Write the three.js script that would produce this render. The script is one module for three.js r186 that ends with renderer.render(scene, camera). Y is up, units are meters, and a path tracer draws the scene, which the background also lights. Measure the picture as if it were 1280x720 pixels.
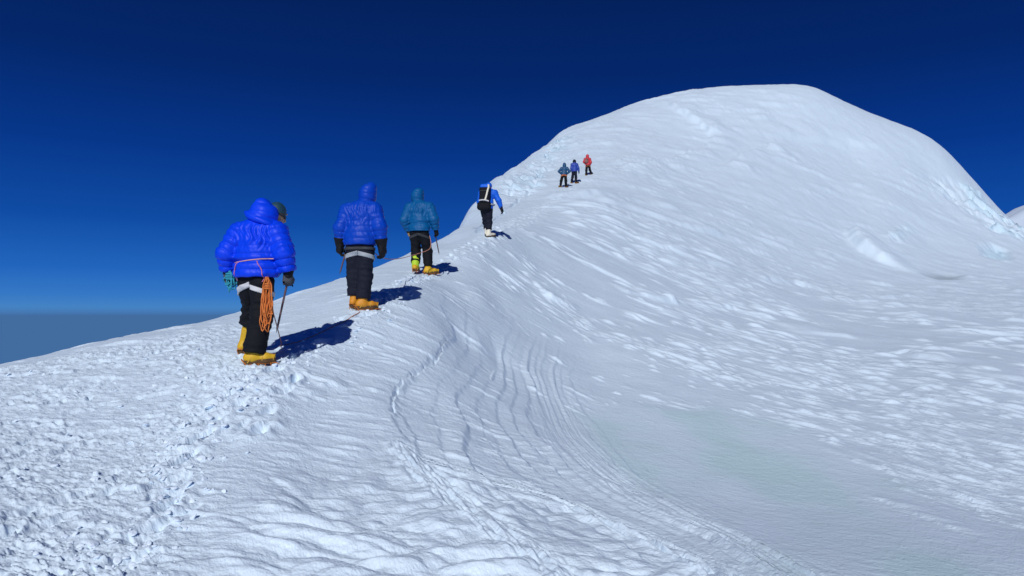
import * as THREE from 'three';
import { mergeGeometries } from 'three/addons/utils/BufferGeometryUtils.js';

// ------------------------------------------------------------------ camera
const scene = new THREE.Scene();
const FOCAL = 938, CX = 640, CY = 394;              // CY is the level horizon; of the 1280 x 720 photograph
const camera = new THREE.PerspectiveCamera(2 * Math.atan(360 / FOCAL) * 180 / Math.PI, 1280 / 720, 0.1, 6000);
camera.position.set(0, 0, 0);                       // eye level is y = 0, the snow under the camera lies at -1.6 m
camera.lookAt(0, 0, -1);
camera.setViewOffset(1280, 720, 0, 360 - CY, 1280, 720);   // the lens looks level, the frame sits a little high

// ------------------------------------------------------------------ sky (air only, thin and dark at altitude)
const lin = (r, g, b) => { const c = new THREE.Color().setRGB(r / 255, g / 255, b / 255, THREE.SRGBColorSpace); return [c.r, c.g, c.b]; };
const SKY = [[-90, lin(67, 108, 159)], [-0.03, lin(67, 108, 159)], [0.03, lin(68, 112, 166)], [0.22, lin(70, 122, 181)], [0.55, lin(69, 131, 196)], [1.4, lin(54, 120, 197)],
  [3.2, lin(34, 101, 189)], [6.6, lin(16, 76, 164)], [11.6, lin(7, 54, 137)], [17, lin(5, 40, 108)], [23, lin(4, 33, 91)], [36, lin(4, 30, 86)], [60, lin(4, 29, 84)], [90, lin(4, 29, 84)]];
function skyAt(e) {
  let i = 1; while (i < SKY.length - 1 && e > SKY[i][0]) i++;
  const [e0, a] = SKY[i - 1], [e1, b] = SKY[i]; const t = Math.min(1, Math.max(0, (e - e0) / (e1 - e0)));
  return [0, 1, 2].map(k => a[k] + (b[k] - a[k]) * t);
}
{
  const W = 64, H = 2048, d = new Float32Array(W * H * 4);
  for (let y = 0; y < H; y++) {
    const c = skyAt((y + 0.5) / H * 180 - 90);
    for (let x = 0; x < W; x++) { const o = (y * W + x) * 4; d[o] = c[0]; d[o + 1] = c[1]; d[o + 2] = c[2]; d[o + 3] = 1; }
  }
  const t = new THREE.DataTexture(d, W, H, THREE.RGBAFormat, THREE.FloatType);
  t.mapping = THREE.EquirectangularReflectionMapping; t.magFilter = t.minFilter = THREE.LinearFilter; t.needsUpdate = true;
  scene.background = t; scene.environment = t;
}
// ------------------------------------------------------------------ sun: behind the camera on the left, about 34 degrees high
const SUN_AZ = 12 * Math.PI / 180, SUN_EL = 34.5 * Math.PI / 180;
const sun = new THREE.DirectionalLight(new THREE.Color().setRGB(1, 0.985, 0.96), 3.25);
sun.position.set(-Math.sin(SUN_AZ) * Math.cos(SUN_EL), Math.sin(SUN_EL), Math.cos(SUN_AZ) * Math.cos(SUN_EL)).multiplyScalar(200);
sun.castShadow = true; sun.shadow.mapSize.set(4096, 4096);
Object.assign(sun.shadow.camera, { left: -120, right: 120, top: 120, bottom: -60, near: 1, far: 500 });
sun.shadow.bias = -0.0005;
scene.add(sun, sun.target);
const renderer = new THREE.WebGLRenderer({ antialias: true });
renderer.toneMapping = THREE.LinearToneMapping;
renderer.toneMappingExposure = 1.0;
renderer.shadowMap.enabled = true;

// ------------------------------------------------------------------ small maths
function rng(seed) { let s = seed >>> 0; return () => { s = (s + 0x6D2B79F5) >>> 0; let t = s; t = Math.imul(t ^ (t >>> 15), t | 1); t ^= t + Math.imul(t ^ (t >>> 7), t | 61); return ((t ^ (t >>> 14)) >>> 0) / 4294967296; }; }
const clamp = (x, a, b) => x < a ? a : x > b ? b : x;
const sm = (a, b, x) => { const t = clamp((x - a) / (b - a), 0, 1); return t * t * (3 - 2 * t); };
const mix = (a, b, t) => a + (b - a) * t;
const PERM = new Uint8Array(512), GX = new Float32Array(256), GY = new Float32Array(256), RV = new Float32Array(256);
{ const r = rng(7); const p = [...Array(256).keys()]; for (let i = 255; i > 0; i--) { const j = Math.floor(r() * (i + 1)); [p[i], p[j]] = [p[j], p[i]]; }
  for (let i = 0; i < 512; i++) PERM[i] = p[i & 255];
  for (let i = 0; i < 256; i++) { const a = r() * Math.PI * 2; GX[i] = Math.cos(a); GY[i] = Math.sin(a); RV[i] = r(); } }
function pn(x, y) {                                  // gradient noise, about -1 .. 1
  const xi = Math.floor(x), yi = Math.floor(y), fx = x - xi, fy = y - yi, X = xi & 255, Y = yi & 255;
  const u = fx * fx * fx * (fx * (fx * 6 - 15) + 10), v = fy * fy * fy * (fy * (fy * 6 - 15) + 10);
  const a = PERM[PERM[X] + Y], b = PERM[PERM[X + 1] + Y], c = PERM[PERM[X] + Y + 1], d = PERM[PERM[X + 1] + Y + 1];
  const n0 = GX[a] * fx + GY[a] * fy, n1 = GX[b] * (fx - 1) + GY[b] * fy, n2 = GX[c] * fx + GY[c] * (fy - 1), n3 = GX[d] * (fx - 1) + GY[d] * (fy - 1);
  return 1.5 * (n0 + (n1 - n0) * u + (n2 + (n3 - n2) * u - n0 - (n1 - n0) * u) * v);
}
function fbm(x, y, n) { let s = 0, a = 1, f = 1; for (let i = 0; i < n; i++) { s += a * pn(x * f + i * 17.3, y * f - i * 9.1); a *= 0.5; f *= 2.03; } return s; }
const WV = [0, 0, 0];
function worley(x, y) {                              // nearest, second nearest, id
  const xi = Math.floor(x), yi = Math.floor(y); let d1 = 9, d2 = 9, id = 0;
  for (let j = -1; j < 2; j++) for (let i = -1; i < 2; i++) {
    const h = PERM[PERM[(xi + i) & 255] + ((yi + j) & 255)], px = xi + i + RV[h], py = yi + j + RV[(h * 7 + 31) & 255];
    const d = (px - x) ** 2 + (py - y) ** 2; if (d < d1) { d2 = d1; d1 = d; id = h; } else if (d < d2) d2 = d;
  }
  WV[0] = Math.sqrt(d1); WV[1] = Math.sqrt(d2); WV[2] = RV[id]; return WV;
}

// ------------------------------------------------------------------ the mountain's broad shape
// each column: photo x, then pairs of photo y and distance in front of the camera (metres); the last pair is the crest
const COLS = [
  [-260, 720, 3.6, 600, 4.8, 540, 6.2, 512, 7.6], [-120, 720, 3.7, 600, 5.0, 530, 6.6, 482, 8.6],
  [0, 720, 3.8, 600, 5.2, 520, 7, 456, 9.6], [110, 720, 3.9, 600, 5.3, 510, 7.2, 432, 10.8], [220, 720, 3.95, 600, 5.3, 510, 7.0, 440, 9.2, 408, 12.2],
  [320, 720, 4.0, 600, 5.3, 520, 6.6, 455, 8.2, 420, 10, 384, 13.8], [390, 720, 4.05, 600, 5.5, 500, 7.3, 430, 9.2, 390, 11.4, 361, 15.2],
  [450, 720, 4.1, 600, 5.6, 500, 7.6, 440, 9.2, 386, 10.9, 362, 13.5, 341, 17.2], [490, 720, 4.12, 600, 5.7, 500, 7.9, 420, 10.1, 372, 11.9, 350, 14.3, 326, 19.5],
  [525, 720, 4.15, 600, 5.8, 500, 8.2, 430, 10.2, 380, 12.0, 357, 13.3, 343, 15.8, 322, 19, 310, 22.5], [560, 720, 4.2, 600, 5.9, 500, 8.5, 430, 11.0, 375, 13.4, 330, 17.9, 306, 23, 294, 28],
  [580, 720, 4.2, 600, 6.0, 500, 8.8, 430, 11.9, 370, 14.8, 320, 19, 298, 23.5, 284, 31, 271, 44],
  [600, 720, 4.2, 600, 6.15, 500, 9.1, 430, 12.2, 370, 15.2, 320, 19.6, 297, 22.7, 283, 30, 262, 46, 249, 58],
  [620, 720, 4.2, 600, 6.3, 520, 8.8, 450, 12.2, 380, 15.8, 330, 19.8, 297, 23.2, 287, 25.3, 275, 33, 250, 48, 228, 63],
  [640, 720, 4.2, 600, 6.4, 520, 9, 450, 12.5, 380, 16.5, 330, 21, 297, 24.4, 286, 27.2, 270, 36, 245, 50, 212, 70],
  [665, 720, 4.22, 600, 6.6, 520, 9.5, 450, 13.0, 380, 17.5, 320, 23.6, 275, 34.5, 245, 50, 220, 64, 195, 83],
  [690, 720, 4.25, 600, 6.8, 520, 10.0, 450, 13.6, 380, 18.6, 320, 25, 275, 36, 240, 51, 210, 70, 176, 98],
  [740, 720, 4.3, 600, 7.1, 520, 10.7, 450, 14.8, 380, 20.6, 320, 28.6, 270, 40, 225, 58, 190, 78, 150, 112],
  [800, 720, 4.4, 620, 6.9, 560, 9, 500, 12, 440, 16, 380, 23, 320, 34, 270, 48, 220, 66, 170, 92, 128, 122],
  [860, 720, 4.45, 620, 7.1, 560, 9.3, 500, 12.4, 440, 17.2, 380, 26, 320, 39, 270, 55, 220, 74, 160, 102, 115, 129],
  [910, 720, 4.5, 630, 7.0, 560, 9.6, 500, 12.8, 440, 18.2, 390, 27, 330, 42, 280, 58, 220, 79, 160, 105, 109, 133],
  [970, 720, 4.55, 630, 7.1, 560, 9.8, 500, 13.3, 440, 19.6, 390, 30, 340, 47, 290, 63, 230, 83, 160, 112, 107, 136],
  [1015, 720, 4.6, 640, 6.9, 560, 9.9, 500, 13.6, 440, 20.6, 390, 33, 340, 52, 290, 69, 230, 89, 160, 117, 110, 138],
  [1060, 720, 4.6, 640, 6.9, 560, 10, 500, 14, 440, 22, 390, 36, 345, 55, 300, 72, 250, 90, 190, 114, 131, 138],
  [1110, 720, 4.7, 640, 7.0, 560, 10.1, 490, 15, 430, 24.5, 380, 42, 345, 60, 300, 78, 250, 95, 190, 119, 152, 138],
  [1170, 720, 4.8, 650, 6.7, 560, 10.3, 480, 16, 420, 28, 370, 50, 345, 66, 310, 84, 270, 100, 225, 120, 179, 138],
  [1215, 720, 4.9, 650, 6.8, 560, 10.5, 480, 16.6, 420, 29, 370, 53, 345, 69, 310, 88, 270, 108, 224, 136],
  [1250, 720, 5.0, 650, 6.9, 560, 10.7, 480, 17, 420, 30, 370, 55, 345, 72, 310, 95, 262, 134],
  [1285, 720, 5.1, 650, 7.0, 560, 10.9, 480, 17.4, 420, 31, 370, 57, 345, 75, 315, 98, 290, 130],
  [1400, 720, 5.3, 650, 7.2, 560, 11.4, 480, 18.5, 420, 33, 375, 60, 350, 82, 335, 110], [1540, 720, 5.6, 560, 12, 480, 20, 420, 36, 380, 66, 360, 110]];
const TS = 2.6;                                      // how much azimuth counts against the logarithm of distance
const ctl = [];
function addCtl(px, py, d) { const x = (px - CX) / FOCAL * d, y = (CY - py) / FOCAL * d, r = Math.hypot(x, d); ctl.push([Math.atan2(x, d) * TS, Math.log(r), (y + 1.6) / r]); }
for (const c of COLS) {
  for (let i = 1; i < c.length; i += 2) addCtl(c[0], c[i], c[i + 1]);
  const py = c[c.length - 2], d = c[c.length - 1];
  addCtl(c[0], py + 5, d * 1.14); addCtl(c[0], py + 36, d * 1.4); addCtl(c[0], py + 130, d * 2.0); addCtl(c[0], py + 330, d * 3.4);
}
for (let a = -0.9; a <= 0.91; a += 0.15) { ctl.push([a * TS, Math.log(2.2), 0.0]); ctl.push([a * TS, Math.log(1.1), 0.0]); }
const tpsK = (du, dv) => { const r2 = du * du + dv * dv; return r2 < 1e-12 ? 0 : 0.5 * r2 * Math.log(r2); };
const tps = (() => {
  const n = ctl.length, m = n + 3, A = Array.from({ length: m }, () => new Float64Array(m + 1));
  for (let i = 0; i < n; i++) {
    for (let j = 0; j < n; j++) A[i][j] = tpsK(ctl[i][0] - ctl[j][0], ctl[i][1] - ctl[j][1]);
    A[i][i] += 2e-4; A[i][n] = A[n][i] = 1; A[i][n + 1] = A[n + 1][i] = ctl[i][0]; A[i][n + 2] = A[n + 2][i] = ctl[i][1]; A[i][m] = ctl[i][2];
  }
  for (let k = 0; k < m; k++) {
    let p = k; for (let i = k + 1; i < m; i++) if (Math.abs(A[i][k]) > Math.abs(A[p][k])) p = i;
    [A[k], A[p]] = [A[p], A[k]];
    for (let i = k + 1; i < m; i++) { const f = A[i][k] / A[k][k]; if (f) for (let j = k; j <= m; j++) A[i][j] -= f * A[k][j]; }
  }
  const w = new Float64Array(m);
  for (let k = m - 1; k >= 0; k--) { let s = A[k][m]; for (let j = k + 1; j < m; j++) s -= A[k][j] * w[j]; w[k] = s / A[k][k]; }
  return w;
})();
// the spline on a table of azimuth and log distance, read with cubic interpolation
const TH0 = -0.80, TH1 = 0.80, NT = 210, LR0 = Math.log(1.1), LR1 = Math.log(420), NL = 250, tab = new Float32Array(NT * NL);
for (let i = 0; i < NT; i++) for (let j = 0; j < NL; j++) {
  const u = mix(TH0, TH1, i / (NT - 1)) * TS, v = mix(LR0, LR1, j / (NL - 1)), n = ctl.length; let s = tps[n] + tps[n + 1] * u + tps[n + 2] * v;
  for (let k = 0; k < n; k++) s += tps[k] * tpsK(u - ctl[k][0], v - ctl[k][1]);
  tab[i * NL + j] = s;
}
const cub = (a, b, c, d, t) => b + 0.5 * t * (c - a + t * (2 * a - 5 * b + 4 * c - d + t * (3 * (b - c) + d - a)));
function tabAt(th, lr) {
  const fi = clamp((th - TH0) / (TH1 - TH0), 0, 1) * (NT - 1), fj = clamp((lr - LR0) / (LR1 - LR0), 0, 1) * (NL - 1);
  const i = Math.min(NT - 2, Math.floor(fi)), j = Math.min(NL - 2, Math.floor(fj)), s = fi - i, t = fj - j;
  const row = k => { const o = clamp(k, 0, NT - 1) * NL; return cub(tab[o + Math.max(0, j - 1)], tab[o + j], tab[o + j + 1], tab[o + Math.min(NL - 1, j + 2)], t); };
  return cub(row(i - 1), row(i), row(i + 1), row(i + 2), s);
}
function macro(x, z) {                               // broad height of the snow at a place (z is negative ahead of the camera)
  const r = Math.max(0.01, Math.hypot(x, z)), th = Math.atan2(x, -z), a = Math.abs(th);
  const q = tabAt(th, Math.log(r)), back = -0.06 - 0.10 * sm(4, 40, r);
  let h = -1.6 + r * mix(q, th > 0 ? back * 0.4 : back * 1.5, sm(0.72, 1.35, a));
  return Math.max(h, -1.6 - 0.8 * r);
}
// a pixel's direction followed until it meets the snow
function ground(px, py) {
  const dx = (px - CX) / FOCAL, dy = (CY - py) / FOCAL; let p = 2;
  for (let d = 2; d < 190; d *= 1.006) { if (dy * d < macro(dx * d, -d)) { let lo = p, hi = d; for (let k = 0; k < 18; k++) { const m = (lo + hi) / 2; if (dy * m < macro(dx * m, -m)) hi = m; else lo = m; } return { x: dx * hi, z: -hi, d: hi }; } p = d; }
  return { x: dx * 140, z: -140, d: 140, miss: true };
}

// ------------------------------------------------------------------ snow relief
const P = arr => arr.map(([x, y]) => { const g = ground(x, y); return [g.x, g.z]; });
class Line {                                         // an open line on the snow with a signed distance; positive lies on the camera's side
  constructor(px, flip = 1) {
    this.p = P(px); this.flip = flip; this.b = [1e9, 1e9, -1e9, -1e9]; this.len = [0];
    for (const [x, z] of this.p) { this.b[0] = Math.min(this.b[0], x); this.b[1] = Math.min(this.b[1], z); this.b[2] = Math.max(this.b[2], x); this.b[3] = Math.max(this.b[3], z); }
    for (let i = 1; i < this.p.length; i++) this.len.push(this.len[i - 1] + Math.hypot(this.p[i][0] - this.p[i - 1][0], this.p[i][1] - this.p[i - 1][1]));
  }
  near(x, z, m) { const b = this.b; return x > b[0] - m && x < b[2] + m && z > b[1] - m && z < b[3] + m; }
  at(x, z) {                                         // sets this.s (signed distance) and this.u (0 .. 1 along)
    let best = 1e18, sg = 1, u = 0; const p = this.p;
    for (let i = 1; i < p.length; i++) {
      const ax = p[i - 1][0], az = p[i - 1][1], ex = p[i][0] - ax, ez = p[i][1] - az, l2 = ex * ex + ez * ez, t = clamp(((x - ax) * ex + (z - az) * ez) / l2, 0, 1);
      const qx = x - ax - ex * t, qz = z - az - ez * t, d = qx * qx + qz * qz;
      if (d < best) { best = d; sg = ex * qz - ez * qx > 0 ? 1 : -1; u = this.len[i - 1] + t * Math.sqrt(l2); }
    }
    this.s = sg * this.flip * Math.sqrt(best); this.u = u / this.len[this.len.length - 1]; return this.s;
  }
}
class Zone {                                         // an area of the snow with a soft edge
  constructor(px, soft) {
    this.p = P(px); this.soft = soft; const b = this.b = [1e9, 1e9, -1e9, -1e9];
    for (const [x, z] of this.p) { b[0] = Math.min(b[0], x - soft); b[1] = Math.min(b[1], z - soft); b[2] = Math.max(b[2], x + soft); b[3] = Math.max(b[3], z + soft); }
  }
  w(x, z) {
    const b = this.b; if (x < b[0] || x > b[2] || z < b[1] || z > b[3]) return 0;
    let ins = false, best = 1e18; const p = this.p;
    for (let i = 0, j = p.length - 1; i < p.length; j = i++) {
      const ax = p[j][0], az = p[j][1], bx = p[i][0], bz = p[i][1];
      if ((az > z) !== (bz > z) && x < (bx - ax) * (z - az) / (bz - az) + ax) ins = !ins;
      const ex = bx - ax, ez = bz - az, t = clamp(((x - ax) * ex + (z - az) * ez) / (ex * ex + ez * ez + 1e-9), 0, 1), d = (x - ax - ex * t) ** 2 + (z - az - ez * t) ** 2;
      if (d < best) best = d;
    }
    return sm(-this.soft, this.soft, (ins ? 1 : -1) * Math.sqrt(best));
  }
}
// the wind-cut ledges that swing down from the ridge into the hollow: four guide lines, ledges drawn between them
const GUIDE = [
  new Line([[588, 335], [576, 372], [566, 412], [550, 440], [520, 466], [498, 490], [488, 515], [498, 548], [540, 596], [600, 645], [665, 688], [730, 740]]),
  new Line([[640, 330], [632, 380], [628, 430], [612, 478], [601, 520], [606, 548], [640, 590], [700, 628], [800, 672], [900, 740]]),
  new Line([[672, 340], [668, 400], [664, 450], [672, 500], [694, 550], [730, 590], [800, 634], [900, 676], [1000, 740]]),
  new Line([[705, 380], [702, 440], [706, 500], [730, 545], [770, 585], [840, 628], [930, 668], [1060, 740]])];
for (const g of GUIDE) g.flip = -1;                  // running towards the camera, positive on the right
const LEDGES = [3, 4, 5];
const zRough = new Zone([[-200, 520], [-60, 474], [60, 452], [180, 428], [300, 406], [335, 440], [335, 480], [300, 520], [255, 560], [225, 610], [205, 660], [180, 760], [-200, 760]], 0.35);
const zTrail = new Zone([[60, 760], [150, 650], [205, 585], [255, 530], [310, 485], [330, 462], [380, 428], [430, 398], [470, 376], [520, 345], [560, 322], [575, 322], [540, 352], [490, 386], [440, 424], [400, 462], [350, 500], [285, 560], [240, 620], [215, 690], [190, 760]], 0.16);
const zLobe = new Zone([[200, 760], [230, 660], [330, 620], [430, 590], [500, 560], [545, 600], [610, 650], [690, 700], [760, 760]], 0.45);
const zLobe2 = new Zone([[505, 562], [560, 580], [640, 604], [720, 632], [800, 668], [900, 712], [960, 760], [760, 760], [660, 690], [590, 640], [540, 600]], 0.22);
const zBasin = new Zone([[715, 515], [800, 508], [900, 512], [1000, 545], [1080, 580], [1160, 630], [1300, 700], [1320, 760], [1090, 760], [980, 690], [870, 640], [780, 590], [735, 550]], 0.4);
const zSast = new Zone([[650, 300], [690, 262], [760, 252], [900, 262], [1000, 300], [1060, 350], [1160, 352], [1400, 350], [1450, 640], [1250, 680], [1100, 575], [1000, 535], [900, 502], [800, 498], [715, 505], [670, 440], [645, 380], [632, 330]], 1.2);
const zSmooth = new Zone([[340, 500], [450, 430], [560, 340], [585, 330], [565, 410], [500, 480], [480, 530], [500, 570], [400, 600], [230, 660], [240, 600]], 0.5);
const zSerL = new Zone([[545, 300], [575, 283], [600, 262], [640, 227], [690, 180], [712, 170], [706, 182], [680, 206], [655, 232], [632, 250], [612, 268], [590, 286]], 1.6);
const zSerR = new Zone([[1160, 222], [1195, 226], [1220, 238], [1248, 262], [1282, 292], [1284, 302], [1262, 296], [1238, 286], [1205, 262], [1180, 245]], 1.2);
const zSerS = new Zone([[1108, 296], [1122, 288], [1138, 280], [1142, 286], [1128, 298], [1112, 304]], 0.8);
const zHole = new Zone([[1222, 306], [1236, 302], [1252, 309], [1256, 318], [1240, 320], [1226, 316]], 0.8);
const zSlot = new Zone([[1150, 342.5], [1175, 342], [1203, 344.5], [1198, 348.5], [1172, 347.5]], 0.7);
const zTrackUp = new Zone([[575, 318], [600, 296], [640, 272], [690, 244], [722, 228], [760, 212], [820, 200], [875, 184], [886, 166], [846, 142], [838, 130], [848, 128], [862, 142], [900, 166], [896, 186], [830, 210], [760, 224], [720, 240], [690, 258], [640, 292], [600, 320]], 0.5);
// drifts: far side slopes up gently, near side drops steeply. [line, height, far width, near width]
const DRIFT = [
  [[[728, 250], [790, 262], [850, 281], [905, 294], [946, 312]], 0.45, 3.2, 0.55], [[[690, 252], [735, 246], [790, 251], [840, 263], [900, 280]], 0.28, 2.5, 0.6],
  [[[735, 270], [800, 300], [870, 325], [950, 345]], 0.2, 1.8, 0.35], [[[720, 300], [790, 330], [850, 350]], 0.12, 1.0, 0.25],
  [[[940, 346], [990, 354], [1040, 364], [1092, 376]], 0.32, 2.2, 0.4], [[[1092, 374], [1130, 371], [1170, 372], [1196, 374]], 0.2, 1.2, 0.3],
  [[[985, 412], [1010, 415], [1045, 419], [1082, 424]], 0.13, 1.6, 0.4], [[[1102, 440], [1125, 442], [1160, 449], [1206, 456]], 0.13, 1.6, 0.4], [[[1214, 468], [1240, 470], [1285, 474]], 0.12, 1.5, 0.4],
  [[[958, 455], [985, 467], [1012, 480], [1032, 491]], 0.07, 0.5, 0.12], [[[770, 362], [800, 370], [830, 378], [855, 380]], 0.14, 0.7, 0.2], [[[885, 383], [915, 386], [950, 398], [985, 404]], 0.16, 0.9, 0.22],
  [[[835, 126], [850, 139], [872, 152], [888, 163], [896, 178], [884, 190]], 0.9, 3.0, 1.1], [[[896, 178], [870, 192], [820, 205], [770, 214], [730, 226]], 0.5, 2.2, 0.7], [[[940, 168], [1000, 172], [1060, 178], [1120, 186]], 0.6, 4, 1.0],
  [[[980, 180], [930, 195], [900, 215]], 0.6, 2.5, 0.8], [[[650, 336], [668, 352], [686, 372], [700, 384]], 0.07, 0.4, 0.15], [[[684, 372], [700, 378], [716, 384], [726, 388]], 0.2, 0.45, 0.22],
  [[[380, 495], [410, 487], [440, 484]], 0.035, 0.3, 0.05], [[[376, 500], [396, 499], [412, 494]], 0.03, 0.2, 0.05], [[[395, 482], [418, 481], [438, 482]], 0.04, 0.2, 0.05], [[[466, 494], [478, 493], [500, 498]], 0.03, 0.3, 0.06],
  [[[740, 596], [790, 624], [850, 652], [930, 684]], 0.03, 0.3, 0.12], [[[1072, 615], [1110, 628], [1150, 644], [1240, 682]], 0.03, 0.22, 0.06], [[[1060, 575], [1085, 582], [1110, 590]], 0.03, 0.2, 0.06]
].map(([px, h, f, n]) => [new Line(px), h, f, n]);
const SCARP = new Line([[1071, 292], [1076, 304], [1086, 316], [1104, 327], [1132, 338], [1165, 349]], 1);
const CRACKS = [[[560, 428], [552, 436], [547, 448], [540, 456]], [[533, 458], [526, 464], [516, 470], [505, 474]], [[504, 476], [498, 486], [492, 496], [490, 508], [494, 520]], [[1158, 221], [1172, 225], [1192, 232]], [[578, 300], [610, 277], [650, 247], [668, 232]]].map(p => new Line(p));

// sastrugi: separate wind-cut tongues of snow, each with a direction of its own
const CT = 0.03, CL = 0.06, cells = new Map();
function addTongue(x, z, ang, len, wid, h, sharp) {
  const c = Math.cos(ang), s = Math.sin(ang), f = { x, z, c, s, il: 1 / len, iw: 1 / wid, h, sharp };
  let t0 = 9, t1 = -9, l0 = 99, l1 = -99;
  for (let i = 0; i < 12; i++) { const a = i / 12 * 2 * Math.PI, u = Math.cos(a) * len * 1.05, v = Math.sin(a) * wid * 1.25, X = x + u * c - v * s, Z = z + u * s + v * c, t = Math.atan2(X, -Z), l = Math.log(Math.hypot(X, Z)); t0 = Math.min(t0, t); t1 = Math.max(t1, t); l0 = Math.min(l0, l); l1 = Math.max(l1, l); }
  for (let i = Math.floor(t0 / CT); i <= Math.floor(t1 / CT); i++) for (let j = Math.floor(l0 / CL); j <= Math.floor(l1 / CL); j++) { const k = i * 1000 + j; if (!cells.has(k)) cells.set(k, []); cells.get(k).push(f); }
}
function tongues(x, z) {
  const c = cells.get(Math.floor(Math.atan2(x, -z) / CT) * 1000 + Math.floor(0.5 * Math.log(x * x + z * z) / CL)); if (!c) return 0;
  let s = 0;
  for (const f of c) {
    const dx = x - f.x, dz = z - f.z; let a = (dx * f.c + dz * f.s) * f.il, b = (-dx * f.s + dz * f.c) * f.iw;
    if (a < -1 || a > 1) continue; b += 0.25 * a * a - 0.1; if (b < -1 || b > 1) continue;
    const A = 1 - a * a; { const v = f.h * A * A * (b < f.sharp ? sm(-1, f.sharp, b) : 1 - sm(f.sharp, 1, b)); if (v > s) s = v; }
  }
  return s;
}
const windAngle = d => { const k = [[5, 74], [9, 68], [13, 52], [20, 36], [30, 14], [45, -8], [70, -16], [200, -18]]; let i = 1; while (i < k.length - 1 && d > k[i][0]) i++; return mix(k[i - 1][1], k[i][1], clamp((d - k[i - 1][0]) / (k[i][0] - k[i - 1][0]), 0, 1)) * Math.PI / 180; };
{
  const r = rng(21);
  for (let i = 0; i < 26000; i++) {                  // the broad slope on the right: small flecks, then a few long drifts
    const d = Math.exp(mix(Math.log(8), Math.log(85), r())), th = mix(-0.05, 0.72, r()), x = Math.sin(th) * d, z = -Math.cos(th) * d, w = zSast.w(x, z);
    const band = pn(x * 0.1 + 3, z * 0.1) + 0.6 * pn(x * 0.33, z * 0.33 + 9); if (r() > w * clamp(0.24 + 0.66 * band, 0.02, 0.8) * (1 - 0.35 * sm(0.35, 0.6, th))) continue;
    const wid = d * 0.0062 * mix(0.6, 1.9, r() * r()), long = r() < 0.12 ? 2.2 : 1;
    addTongue(x, z, windAngle(d) + (r() - 0.5) * 0.5, wid * long * mix(1.4, 3.4, r()), wid, wid * mix(0.08, 0.5, r()) * (1 - 0.25 * sm(25, 70, d)), mix(0.2, 0.42, r()));
  }
  for (let i = 0; i < 3600; i++) {                   // the left-hand snow beside the trail
    const d = Math.exp(mix(Math.log(3.6), Math.log(20), r())), th = mix(-0.7, 0.05, r()), x = Math.sin(th) * d, z = -Math.cos(th) * d;
    if (r() > Math.max(zSmooth.w(x, z) * 0.6, zLobe.w(x, z) * 0.6, 0.25)) continue;
    const k = Math.pow(d / 7, 0.6) * mix(0.5, 1.4, r() * r());
    addTongue(x, z, 0.1 + (r() - 0.5) * 0.4, 0.26 * k * mix(0.6, 1.6, r()), 0.065 * k, 0.017 * k * mix(0.2, 1.3, r()), mix(0.25, 0.5, r()));
  }
  for (let i = 0; i < 4200; i++) {                   // faint long streaks over the dome
    const d = Math.exp(mix(Math.log(45), Math.log(140), r())), th = mix(-0.05, 0.62, r()), x = Math.sin(th) * d, z = -Math.cos(th) * d;
    const band = pn(x * 0.05 + 8, z * 0.05); if (r() > clamp(0.35 + 0.9 * band, 0.05, 1)) continue;
    const k = d / 80 * mix(0.4, 1.5, r() * r());
    addTongue(x, z, -0.3 + (r() - 0.5) * 0.7 + (th < 0.15 ? -0.5 : 0), 2.4 * k * mix(0.6, 1.5, r()), 0.6 * k, 0.17 * k * mix(0.2, 1.2, r()), 0.35);
  }
}
// footprints: [photo x, photo y, heading (0 = away from the camera, positive to the right), depth]
const PRINTS = [];
{
  const r = rng(33);
  const big = [[300, 503, 0.45, 0.05], [268, 524, 0.45, 0.05], [200, 604, 0.4, 0.045], [196, 655, 0.3, 0.04], [155, 700, 0.4, 0.035], [310, 470, 0.4, 0.04], [352, 490, 0.3, 0.04], [247, 548, 0.5, 0.11], [232, 572, 0.35, 0.09], [327, 535, 0.25, 0.075], [333, 512, 0.35, 0.05], [366, 476, 0.2, 0.1], [222, 612, 0.4, 0.04], [207, 632, 0.1, 0.05], [182, 668, 0.2, 0.035], [172, 700, 0.3, 0.03], [288, 492, 0.5, 0.05], [322, 478, 0.4, 0.05], [345, 462, 0.4, 0.05], [60, 652, 0.3, 0.03], [85, 622, 0.3, 0.025]];
  for (const [px, py, a, d] of big) { const g = ground(px, py); PRINTS.push([g.x, g.z, a, d, 1]); }
  const path = [[330, 455], [400, 418], [455, 386], [495, 362], [528, 342], [570, 318], [608, 297], [640, 280], [675, 258], [705, 236]];
  const g = P(path); let side = 1;
  for (let i = 1; i < g.length; i++) { const L = Math.hypot(g[i][0] - g[i - 1][0], g[i][1] - g[i - 1][1]), n = Math.round(L / 0.36), a = Math.atan2(g[i][0] - g[i - 1][0], -(g[i][1] - g[i - 1][1]));
    for (let k = 0; k < n; k++) { const t = (k + r() * 0.4) / n; side = -side; const o = side * 0.13 + (r() - 0.5) * 0.12; PRINTS.push([mix(g[i - 1][0], g[i][0], t) + Math.cos(a) * o, mix(g[i - 1][1], g[i][1], t) + Math.sin(a) * o, a + side * 0.15 + (r() - 0.5) * 0.5, 0.035 + r() * 0.035, 1]); } }
  for (let i = 0; i < 330; i++) { const d = mix(3.6, 11, Math.sqrt(r())), th = mix(-0.66, -0.16, r()), x = Math.sin(th) * d, z = -Math.cos(th) * d; if (r() > zRough.w(x, z)) continue; PRINTS.push([x, z, 0.35 + (r() - 0.5) * 1.2, 0.012 + r() * r() * 0.035, 0.55 + r() * 0.5]); }
}
const pcell = new Map();
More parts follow.
